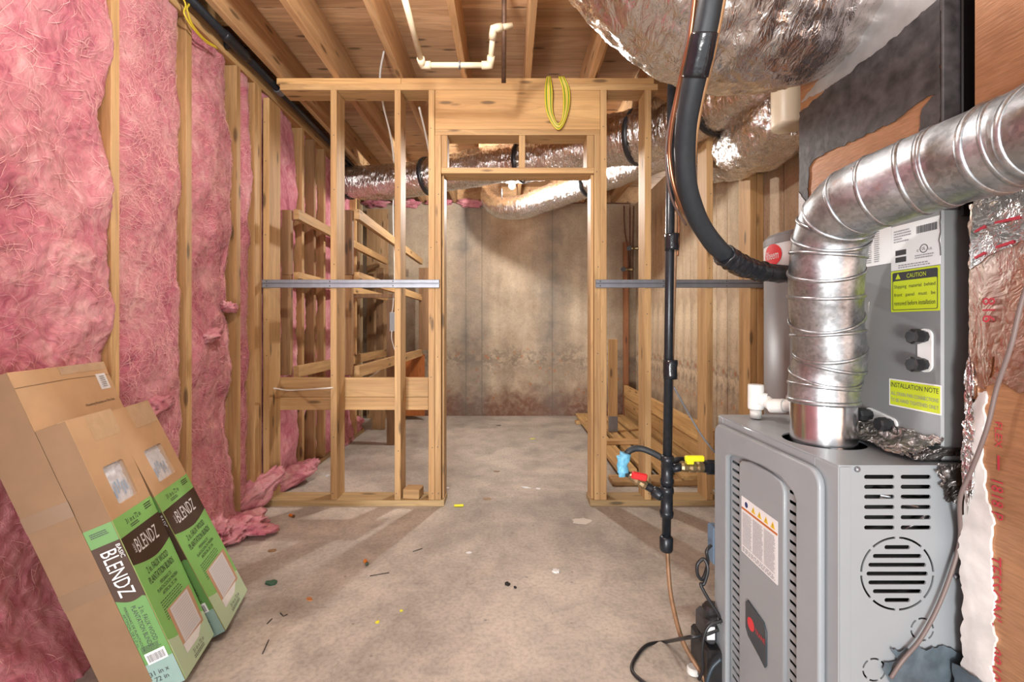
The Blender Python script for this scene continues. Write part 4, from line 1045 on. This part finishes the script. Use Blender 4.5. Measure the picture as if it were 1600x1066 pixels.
tb('thermostat_wire', plain('grey_brown_cable', (.16, .12, .11), .5), None,
   [s3(1384, 1052, -.012), s3(1398, 1022, -.018), s3(1425, 990, -.018), s3(1450, 945, -.018), s3(1470, 890, -.02), s3(1483, 835, -.022), rp(1500, 780, .875), rp(1518, 735, .875), rp(1542, 670, .872), rp(1558, 605, .872), rp(1580, 540, .87), rp(1600, 460, .87), rp(1640, 360, .87)], .0036, 10, 120,
   label='thin grey brown cable looping from the return duct down over the furnace side', cat='cable')

# ---------------------------------------------------------------- vent pipe
vp = thing('vent_pipe', (VC[0], VC[1], FH), 'galvanised vent pipe rising from the furnace with an elbow toward the camera', 'pipe')
rv = .0745
path = [Vector((VC[0], VC[1], .835)), Vector((VC[0], VC[1], 1.0)), P(1296, 560, 1.10), P(1290, 500, 1.085), P(1289, 440, 1.06), P(1293, 395, 1.045), P(1303, 355, 1.02), P(1326, 322, .97), P(1362, 303, .92), P(1400, 288, .88), P(1440, 273, .845), P(1500, 251, .79), P(1560, 231, .73), P(1610, 212, .69), P(1720, 172, .61), P(2300, -60, .40)]
vs = spline(path, 400)
def near(px=None, py=None):
    def pj(v): return (795+v.x*FP/v.y, 510-(v.z-EYE)*FP/v.y)
    return min(range(400), key=lambda i: ((pj(vs[i])[0]-px)**2 if px else 0)+((pj(vs[i])[1]-py)**2 if py else 0))
i1 = near(py=626); i2 = near(px=1345, py=314)
tb('lower_collar', GALVN, vp, vs[0:i1+2], .0705, 48)
tb('flexible_elbow', GALV, vp, vs[i1:i2+1], rv, 56, disp=lambda L, a, t, d: .0006*hnoise((d.x*3, d.y*3, L*20), 1, 3))
tb('horizontal_pipe', GALV, vp, vs[i2-1:], rv+.0008, 56)
def bead(i, tilt, w, az=0, nm='bead', k=.55, mat=GALV):
    i = max(2, min(397, i)); ax = (vs[i+1]-vs[i-1]).normalized()
    side = Vector((math.cos(az), math.sin(az), 0)); ax = (ax+side*math.tan(R(tilt))).normalized()
    ring(nm, mat, vp, vs[i], ax, rv*1.005/max(.9, math.cos(R(tilt))), w, 56, 8, k)
bead(i1, 0, .006, nm='seam_bead')
for py, tl in ((602, 4), (588, -10), (568, 6), (548, -8), (520, 12), (497, -12), (462, 12), (425, -12), (398, 10), (372, -10), (352, 12)):
    bead(near(px=1292, py=py), tl, .0042, .8)
for px, tl, w in ((1312, 0, .005), (1336, 4, .004), (1375, 0, .0045), (1432, 0, .005), (1472, 0, .0055), (1479, 0, .0045), (1562, 0, .007), (1588, 0, .004), (1640, 0, .007)):
    bead(near(px=px), tl, w, .5)
for px, py in ((1330, 262), (1296, 352)):
    i = near(px=px+30); c = vs[i]; d = Vector((-.75, -.35, .6)).normalized(); bm = bmesh.new()
    bmesh.ops.create_uvsphere(bm, u_segments=10, v_segments=6, radius=.004, matrix=Matrix.Translation(c+d*rv)); obj('rivet', bm, GALVN, vp)
c = vs[near(px=1290, py=480)]
sheet('paper_tag', [c+Vector((.055, -.062, -.012)), c+Vector((.064, -.052, -.01)), c+Vector((.064, -.052, .012)), c+Vector((.055, -.062, .01))], 5, 5, WHITE, vp, .002, 1)

# ---------------------------------------------------------------- water heater
WH = (1.38, 1.95); WR = .235
wh = thing('water_heater', (WH[0], WH[1], 0), 'tall grey water heater tank standing behind the furnace in the right corner', 'water heater')
WHM = plain('heater_grey', (.25, .25, .26), .4, .1, .03, 5)
turned('tank', WHM, wh, (WH[0], WH[1], .002), (WH[0], WH[1], 1.545), [(0, WR-.01), (.01, WR), (.90, WR), (.9, WR)], 64, smooth=True)
turned('white_band', PAPER, wh, (WH[0], WH[1], 1.395), (WH[0], WH[1], 1.50), [(0, WR+.001), (1, WR+.001)], 64, smooth=True)
turned('tank_lid', WHM, wh, (WH[0], WH[1], 1.50), (WH[0], WH[1], 1.565), [(0, WR+.003), (.45, WR+.003), (.7, WR-.012), (.9, WR-.06), (1, WR-.12)], 64)
def wrapm(o, ang0, z0, r):
    """bend a flat part round the tank: local x is arc length"""
    Mw = Matrix.Translation((WH[0], WH[1], z0))
    for v in o.data.vertices:
        a = ang0+v.co.x/r; k = r+v.co.z; v.co = Vector((math.cos(a)*k, math.sin(a)*k, v.co.y))
    return Mw
def heat(name, o, ang, z0, r, parent):
    Mw = wrapm(o, ang, z0, r); WORLD[o.name] = Mw; o.parent = parent; o.matrix_basis = WORLD[parent.name].inverted() @ Mw
ID = Matrix.Identity(4)
def fan(rx, rz, n=40, seg=12):
    bm = bmesh.new(); g = []
    for i in range(seg+1):
        t = -1+2*i/seg; h = math.sqrt(max(0, 1-t*t)); g.append((bm.verts.new((t*rx, -h*rz, 0)), bm.verts.new((t*rx, h*rz, 0))) if h > 0.01 else (bm.verts.new((t*rx, -.0001, 0)), bm.verts.new((t*rx, .0001, 0))))
    for i in range(seg): bm.faces.new((g[i][0], g[i+1][0], g[i+1][1], g[i][1]))
    return bm
BA = math.pi+.02
bd = obj('round_badge', fan(.060, .048, seg=20), LOGOR, wh, ID, label='round red maker badge'); heat('b', bd, BA, 1.452, WR+.0035, wh)
tt_ = text('Rheem', .085, .036, (0, 0), ID, PAPER, None, 'lettering'); heat('t', tt_, BA, 1.452, WR+.0042, bd)
bm = bmesh.new(); box(bm, -.05, .20, -.36, .36, -.001, .001); bmesh.ops.subdivide_edges(bm, edges=bm.edges, cuts=6, use_grid_fill=True)
sd = obj('instruction_label', bm, PAPER, wh, ID, label='tall white instruction sticker with red bars'); heat('s', sd, BA+.62, 1.02, WR+.0015, wh)
for z, h, m in ((.18, .012, REDP), (-.10, .012, REDP)):
    bm = bmesh.new(); box(bm, -.044, .19, z-h, z+h, .0005, .0015); bmesh.ops.subdivide_edges(bm, edges=bm.edges, cuts=5, use_grid_fill=True)
    o = obj('red_bar', bm, m, sd, ID); heat('r', o, BA+.62, 1.02, WR+.0025, sd)
for z0, z1 in ((-.08, .15), (-.30, -.13), (.22, .33)):
    o = bars(-.040, .18, z0, z1, 9, ID, GREYINK, sd, 6, z=.001); heat('x', o, BA+.62, 1.02, WR+.0025, sd)
# condensate drain pipe on the furnace top
cp = thing('condensate_pipe', P(1181, 650, 1.37), 'white plastic drain tee and elbow on the far corner of the furnace top', 'pipe')
y = 1.37
turned('tee', PVC, cp, P(1181, 639, y), P(1181, 601, y), [(0, .0215), (.08, .0225), (.92, .0225), (1, .0215)], 24)
tb('pipe_run', PVC, cp, [Vector((P(1181, 0, y).x, y, FH+.004)), P(1181, 640, y)], .0165, 20)
tb('pipe_run', PVC, cp, [P(1183, 624, y), P(1196, 626, 1.35), P(1208, 634, 1.32), P(1228, 634, 1.29), P(1252, 632, 1.26), P(1300, 632, 1.22)], .0175, 18, 40)
turned('coupling', PVC, cp, P(1186, 623, y-.01), P(1197, 626, 1.35), [(0, .0215), (1, .0215)], 20)
turned('coupling', PVC, cp, P(1204, 634, 1.325), P(1226, 634.5, 1.29), [(0, .0205), (1, .0205)], 20)

# ---------------------------------------------------------------- boxes of blinds leaning on the left wall
def lean(O, yaw, th):
    a, t = R(yaw), R(th); Wd = Vector((-math.sin(a), math.cos(a), 0)); Nh = Vector((math.cos(a), math.sin(a), 0))
    U = Vector((0, 0, 1))*math.cos(t)-Nh*math.sin(t); return frame(O, Wd, U)
FILM = plain('clear_film', (.9, .9, .92), .08); FILM.node_tree.nodes['Principled BSDF'].inputs['Alpha'].default_value = .12
CLRT = plain('packing_tape', (.50, .33, .19), .12, 0, .08, 30, .5, .6)
BLINDW = plain('white_slats', (.62, .62, .66), .35, 0, .2, 30, .3)
BLINDB = plain('blue_print', (.20, .34, .52), .4)
def blinds_box(M, w, L, t, label, side_text=True):
    c = M @ Vector((w/2, 0, -t/2)); r = thing('cardboard_box', (c.x, c.y, 0), label, 'box', 'printed boxes of window blinds')
    f = .022; G = .625*L
    hole = rr(w*.27, w*.76, .660*L, .805*L, .010, 4)
    bx('box_body', CARD_SHADE, r, 0, w, 0, L, -t, -f, .002, M=M)
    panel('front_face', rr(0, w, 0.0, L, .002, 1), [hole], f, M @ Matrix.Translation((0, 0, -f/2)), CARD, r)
    bx('side_face', CARD_SHADE, r, -.0006, .0002, .001, L-.001, -t, -.0005, 0, M=M)
    # what shows in the opening
    w0 = sheet('packed_slats', [M @ Vector((w*.25, .65*L, -.016)), M @ Vector((w*.78, .65*L, -.016)), M @ Vector((w*.78, .815*L, -.016)), M @ Vector((w*.25, .815*L, -.016))], 24, 30, BLINDW, r, .004, int(w*100), 0, None, 30)
    bm = bmesh.new()
    for i in range(5):
        u = w*(.36+.07*i); v = L*(.68+.012*(i % 3)); rectm(bm, u, u+.007, v, v+.035+.008*(i % 2), -.009)
    obj('printed_bag', bm, BLINDB, r, M)
    panel('window_film', rr(w*.265, w*.765, .656*L, .809*L, .010, 4), [], .0006, M @ Matrix.Translation((0, 0, -.004)), FILM, r)
    # glossy tape across the top
    panel('packing_tape', rr(w*.38, w-.001, .90*L, L-.001, .002, 1), [], .0005, M @ Matrix.Translation((0, 0, .0003)), CLRT, r)
    E = .0005
    MF = M @ Matrix.Translation((0, 0, E)); MF2 = M @ Matrix.Translation((0, 0, 2*E)); MF3 = M @ Matrix.Translation((0, 0, 3*E)); MF4 = M @ Matrix.Translation((0, 0, 4.2*E))
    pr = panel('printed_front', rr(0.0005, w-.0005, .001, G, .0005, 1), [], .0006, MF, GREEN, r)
    # pale foot with a curved top
    cur = [(0.001, .002), (w-.001, .002)]+[(w-.001-(w-.002)*i/12, .11*L+.055*L*math.sin(math.pi*.5*i/12)**2+.02*L*math.sin(i*.5)) for i in range(13)]
    panel('pale_foot', cur, [], .0005, MF2, GREENL, pr)
    z1, z0 = .555*L, .425*L
    br = [(0.0008, z1), (w-.0008, z1)]+[(w-.0008-(w-.0016)*i/12, z0+.045*L*(abs(i/12-.45)**1.6)*1.6) for i in range(13)]
    panel('brown_band', br, [], .0005, MF2, BROWN, pr)
    text('BLENDZ', w*.56, .052*L, (w*.5, .500*L), MF3, PAPER, pr)
    text('BASIC', .035*L, .009, (.500*L, -w*.175), MF3 @ Matrix.Rotation(R(90), 4, 'Z'), PAPER, pr)
    text('31 in x 72 in', w*.36, .020*L, (w*.42, .595*L), MF2, INK, pr)
    bars(w*.30, w*.52, .566*L, .580*L, 2, MF2, INK, pr, 2)
    bars(w*.74, w*.93, .59*L, .615*L, 3, MF2, INK, pr, 3)
    text('2 in. FAUX WOOD\nPLANTATION BLINDS', w*.68, .062*L, (w*.5, .385*L), MF3, INK, pr)
    text('PERSIANAS DE\nPLANTACION DE MADERA\nARTIFICIAL DE 2 IN', w*.58, .052*L, (w*.52, .315*L), MF2, INK, pr)
    bars(w*.18, w*.78, .205*L, .280*L, 8, MF2, INK, pr, 5, fill=.32)
    # picture of a window
    fr = panel('window_picture', [(w*.24, .075*L), (w*.90, .085*L), (w*.93, .20*L), (w*.93, .24*L), (w*.24, .24*L)], [], .0005, MF3, plain('picture_frame_tan', (.50, .30, .18), .4), pr)
    panel('blind_picture', rr(w*.30, w*.84, .095*L, .235*L, .001, 1), [], .0004, MF4, plain('picture_white', (.62, .60, .62), .4), fr)
    bm = bmesh.new()
    for i in range(14): rectm(bm, w*.34, w*.80, L*(.105+.009*i), L*(.106+.009*i), .0004)
    obj('slat_lines', bm, GREYINK, fr, MF4)
    panel('sill_picture', [(w*.24, .060*L), (w*.62, .060*L), (w*.80, .088*L), (w*.24, .095*L)], [], .0004, MF4 @ Matrix.Translation((0, 0, .0003)), WHITE, fr)
    text('31 in x 72 in', w*.34, .016*L, (w*.55, .040*L), MF3, INK, pr)
    bars(w*.36, w*.72, .014*L, .028*L, 2, MF3, INK, pr, 6)
    # near side print
    N = (M.to_3x3() @ Vector((0, 0, 1))); U = (M.to_3x3() @ Vector((0, 1, 0)))
    O = M @ Vector((-.0010, 0, -t)); MSd = frame(O, N, U); e = Matrix.Translation((0, 0, .0006)); e2 = Matrix.Translation((0, 0, .0012))
    ps = panel('printed_side', rr(.001, t-.001, .09*L, G, .0005, 1), [], .0006, MSd, GREEN_SHADE, r)
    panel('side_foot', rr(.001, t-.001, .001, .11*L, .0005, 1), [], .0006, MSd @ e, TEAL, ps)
    z1, z0 = .558*L, .345*L
    panel('brown_band', [(.001, z1), (t-.001, z1), (t-.001, z0-.005)]+[(t*(.9-.08*i), z0-.01*math.sin(i*.35)+.012*(i/10)) for i in range(11)], [], .0005, MSd @ e, BROWN, ps)
    Mr = frame(O, -U, N)
    text('BLENDZ', .17*L, t*.48, (-.450*L, t*.55), Mr @ e2, PAPER, ps)
    text('BASIC', .05*L, t*.13, (-.520*L, t*.89), Mr @ e2, PAPER, ps)
    text('2 in. FAUX WOOD\nPLANTATION BLINDS', .155*L, t*.34, (-.245*L, t*.62), Mr @ e, INK, ps)
    text('PERSIANAS DE PLANTACION\nARTIFICIAL DE 2 (7 in)', .17*L, t*.20, (-.245*L, t*.22), Mr @ e, INK, ps)
    bars(t*.2, t*.8, .15*L, .175*L, 5, MSd @ e, INK, ps, 9)
    lb = panel('white_sticker', rr(t*.22, t*.85, .107*L, .148*L, .001, 1), [], .0005, MSd @ e2, PAPER, ps)
    bm = bmesh.new(); u = t*.27; rn = random.Random(4)
    while u < t*.8: q = rn.choice((.001, .0018)); rectm(bm, u, u+q, .113*L, .140*L, .0004); u += q+.0012
    obj('barcode', bm, INK, lb, MSd @ e2)
    text('31 in x\n72 in', t*.6, .042*L, (t*.42, .060*L), MSd @ e2, INK, ps)
    bars(t*.25, t*.8, .59*L, .61*L, 3, MSd @ e, INK, ps, 12)
    return r
MB = lean((-1.012, 1.404, .036), 12.8, 21.0)
blinds_box(MB, .210, .885, .090, 'printed green blinds box leaning in front, nearest the camera')
MCx = lean((-1.030, 1.630, .036), 15.0, 23.6)
blinds_box(MCx, .258, .888, .100, 'printed green blinds box leaning farther back, right of the nearest one')
MA = lean((-1.098, 1.383, .048), 12.8, 21.0)
wA, LA, tA = .425, 1.03, .125
c = MA @ Vector((wA/2, 0, -tA/2))
ba = thing('cardboard_box', (c.x, c.y, 0), 'large plain brown cardboard box leaning on the insulation behind the printed boxes', 'box')
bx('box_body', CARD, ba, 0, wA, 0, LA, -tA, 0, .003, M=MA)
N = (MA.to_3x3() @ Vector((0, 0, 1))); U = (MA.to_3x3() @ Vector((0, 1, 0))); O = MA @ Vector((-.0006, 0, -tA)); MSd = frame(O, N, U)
panel('side_face', rr(.001, tA-.001, .001, LA-.001, .0005, 1), [], .0008, MSd, CARD_SHADE, ba)
for v in (.30, .55): panel('packing_tape', rr(0, tA, v*LA, v*LA+.05, .0005, 1), [], .0006, MSd @ Matrix.Translation((0, 0, .0008)), plain('brown_tape', (.175, .10, .05), .4), ba)
E1 = Matrix.Translation((0, 0, .0006))
sk = panel('white_sticker', rr(wA*.82, wA*.94, LA-.105, LA-.045, .001, 1), [], .0005, MA @ E1, PAPER, ba)
bars(wA*.85, wA*.92, LA-.098, LA-.052, 6, MA @ E1 @ E1, GREYINK, sk, 3)
text('Mounting Brackets at This Side', wA*.36, .012, (wA*.74, LA-.150), MA @ E1, INK, ba)
panel('top_crease', [(0, LA-.05), (wA*.5, LA-.046), (wA, LA-.052), (wA, LA-.0535), (wA*.5, LA-.048), (0, LA-.052)], [], .0004, MA @ E1, CARD_SHADE, ba)
panel('packing_tape', rr(wA*.45, wA-.002, LA-.03, LA-.001, .001, 1), [], .0005, MA @ E1, CLRT, ba)
c = on_floor(128, 1000)
bx('wood_scrap', WY, None, c.x-.12, c.x-.03, c.y-.18, c.y+.08, .002, .045, .003, label='wood scrap on the floor behind the leaning boxes at the far left', cat='board')

# ---------------------------------------------------------------- pump, cords, box left of the furnace
pm = thing('condensate_pump', P(1110, 1010, 1.40), 'black condensate pump on the floor left of the furnace', 'pump')
pc = on_floor(1108, 1060)
def pxx(px, y=1.42): return (px-795)*y/FP
bx('reservoir', BLACK, pm, pxx(1098), .665, 1.38, 1.52, .002, .14, .008)
bx('motor_cover', plain('dark_grey_plastic', (.045, .045, .05), .45), pm, pxx(1101), .655, 1.40, 1.50, .1405, .215, .012)
turned('motor_cap', BLACK, pm, (pxx(1117), 1.44, .2155), (pxx(1117), 1.44, .25), [(0, .03), (.7, .03), (1, .022)], 18)
bx('spec_label', PAPER, pm, pxx(1100), pxx(1112), 1.3975, 1.3995, .165, .205, 0)
eb = thing('switch_box', P(1117, 850, 1.46), 'blue grey electrical box on the far edge of the furnace', 'box')
a, b = P(1111, 822, 1.47), P(1124, 880, 1.47)
bx('box_body', plain('blue_box', (.12, .19, .28), .4), eb, a.x, b.x, 1.45, 1.50, b.z, a.z, .005)
bx('cover', plain('box_cover', (.30, .36, .42), .35, .4), eb, a.x+.006, b.x-.002, 1.447, 1.4495, b.z+.01, a.z-.01, .0005)
CORD = plain('black_cord', (.014, .014, .016), .4)
tb('power_cord', CORD, None, [P(1111, 852, 1.44), P(1104, 862, 1.43), P(1106, 880, 1.43), P(1098, 905, 1.42), P(1090, 898, 1.42), P(1090, 882, 1.42), P(1100, 874, 1.42), P(1106, 890, 1.41), P(1100, 912, 1.41), P(1095, 914, 1.41), P(1106, 935, 1.40), P(1122, 960, 1.39), P(1128, 975, 1.39)], .0052, 10, 120, label='black cord looped under the electrical box', cat='cord')
g = lambda px, py: on_floor(px, py, .006)
tb('power_cord', CORD, None, [P(1122, 984, 1.40), P(1100, 992, 1.40), P(1072, 997, 1.42)]+[g(1040, 1003), g(1012, 1008), g(995, 1025), g(987, 1045), g(1000, 1062), g(1040, 1090)], .0058, 10, 120, label='black power cord curving over the floor from the pump', cat='cord')
tb('power_cord', CORD, None, [P(1128, 970, 1.38), P(1108, 978, 1.38), P(1100, 995, 1.38), P(1097, 1020, 1.38), P(1098, 1046, 1.385), P(1092, 1062, 1.40)], .0048, 10, 60, label='black cord hanging down in front of the pump', cat='cord')
tb('power_cord', plain('blue_black_cord', (.03, .05, .07), .4), None, [P(1126, 1030, 1.34), P(1112, 1045, 1.34), P(1104, 1070, 1.34), P(1102, 1090, 1.34)], .0045, 10, 30, label='dark blue cord at the foot of the furnace', cat='cord')
c = on_floor(1083, 1052); turned('pvc_cap', PVC, None, (c.x, c.y, .002), (c.x, c.y, .022), [(0, .020), (.8, .020), (1, .016)], 20, label='small white plastic pipe cap on the floor beside the pump', cat='pipe cap')

# ---------------------------------------------------------------- litter on the floor
ORG = plain('orange_shell', (.62, .17, .02), .4)
def shell(px, py, ang, tip, label, col=ORG, L=.022, r=.0085):
    c = on_floor(px, py, r); d = Vector((math.cos(R(ang)), math.sin(R(ang)), 0))
    t = thing('ear_plug', (c.x, c.y, 0), label, 'litter', 'small coloured plugs dropped on the floor')
    turned('plug_body', col, t, c-d*L, c+d*L*.55, [(0, r*.8), (.1, r), (1, r)], 14)
    turned('plug_tip', tip, t, c+d*L*.55, c+d*L, [(0, r), (.8, r), (1, r*.7)], 14)
shell(572, 879, -60, plain('dark_tip', (.05, .06, .04), .4), 'orange plug with a dark tip in the middle of the floor')
shell(456, 806, -30, plain('brown_tip', (.12, .05, .02), .5), 'orange and brown plug near the left bottom plate')
shell(717, 790, 5, YELP, 'yellow and orange plug on the floor by the left doorway foot', YELP, .03, .0075)
def chip(px, py, sx, sy, mat, label, cat='litter', seed=0, h=.002, name='paper_scrap', rot=0, group=None, n=9):
    c = on_floor(px, py); rn = random.Random(seed+px); bm = bmesh.new(); top = []; bot = []
    for i in range(n):
        a = 2*math.pi*i/n; k = rn.uniform(.7, 1.15); u, v = math.cos(a)*sx*k, math.sin(a)*sy*k
        x = c.x+u*math.cos(R(rot))-v*math.sin(R(rot)); y2 = c.y+u*math.sin(R(rot))+v*math.cos(R(rot))
        bot.append(bm.verts.new((x, y2, .0005))); top.append(bm.verts.new((x, y2, h+rn.uniform(0, h*.6))))
    bm.faces.new(top); bm.faces.new(list(reversed(bot)))
    for i in range(n): bm.faces.new((bot[i], bot[(i+1) % n], top[(i+1) % n], top[i]))
    obj(name, bm, mat, None, label=label, cat=cat, group=group)
chip(821, 762, .045, .022, PAPER, 'white paper scrap on the floor inside the doorway', rot=-25, n=4)
chip(841, 764, .018, .012, PAPER, 'tiny white paper bit right of the paper scrap in the doorway')
chip(698, 763, .018, .015, PAPER, 'white paper bit on the floor beside the left door stud')
chip(910, 815, .060, .045, plain('plaster_smear', (.55, .50, .44), .7), 'pale dried plaster smear in front of the right door stud', name='plaster_spot', n=14)
chip(869, 894, .018, .018, WHITE, 'round white plastic cap lying on the right of the open floor', h=.006, name='bottle_cap', n=16)
chip(512, 744, .02, .045, PAPER, 'white paper scrap on the floor behind the second left stud', n=5)
chip(424, 912, .026, .02, plain('green_scrap', (.03, .10, .06), .5), 'dark green crumpled scrap on the floor right of the boxes', name='leaf_scrap', h=.006)
chip(484, 937, .018, .011, plain('orange_leaf', (.45, .17, .05), .6), 'small orange brown leaf flake in the left foreground', name='leaf_flake', rot=-30)
chip(426, 861, .024, .016, plain('brown_leaf', (.26, .15, .07), .6), 'brown flake on the floor between the plugs at left', name='leaf_flake')
chip(779, 658+7, .03, .014, DARK, 'dark flake at the foot of the concrete back wall', name='leaf_flake')
chip(761, 780, .030, .022, plain('tan_spot', (.34, .23, .14), .7), 'tan mud spot on the floor ahead of the doorway', name='mud_spot', n=14)
chip(776, 737, .028, .016, plain('tan_spot2', (.26, .18, .11), .7), 'brown mud spot on the floor in the doorway', name='mud_spot')
chip(793, 914, .012, .011, DARK, 'black pebble in the middle of the floor', name='pebble', h=.006)
chip(805, 919, .007, .007, DARK, 'smaller black pebble beside the black one', name='pebble', h=.004)
chip(733, 864, .016, .009, PAPER, 'small white chip left of the black pebbles', name='plaster_chip')
chip(832, 686, .028, .015, YELP, 'yellow chip on the floor deep inside the doorway', name='plastic_chip')
chip(590, 973, .009, .009, YELP, 'yellow speck on the left foreground floor', name='plastic_chip')
chip(627, 955, .007, .007, YELP, 'pale yellow speck on the floor below the crack', name='plastic_chip')
NAILM = plain('nail', (.05, .045, .04), .4, .6)
for pa, pb, lab in (((578, 900), (608, 895), 'thin dark nail lying below the orange plug'), ((410, 1022), (420, 1000), 'bent dark wire bit at the lower left of the floor'), ((417, 975), (425, 967), 'short dark wire bit above the bent one'), ((645, 862), (660, 857), 'dark splinter right of the orange plug')):
    tb('nail', NAILM, None, [on_floor(*pa, .003), on_floor(*pb, .003)], .0018, 6, label=lab, cat='nail')
tb('nail', NAILM, None, [on_floor(438, 958, .003), on_floor(443, 963, .003), on_floor(449, 960, .003)], .0018, 6, label='small v shaped wire bit on the left foreground floor', cat='nail')
for i, (px, py, sx, sy) in enumerate(((548, 1030, .035, .03), (727, 938, .035, .03), (404, 1056, .03, .02), (507, 1060, .03, .018))):
    pass
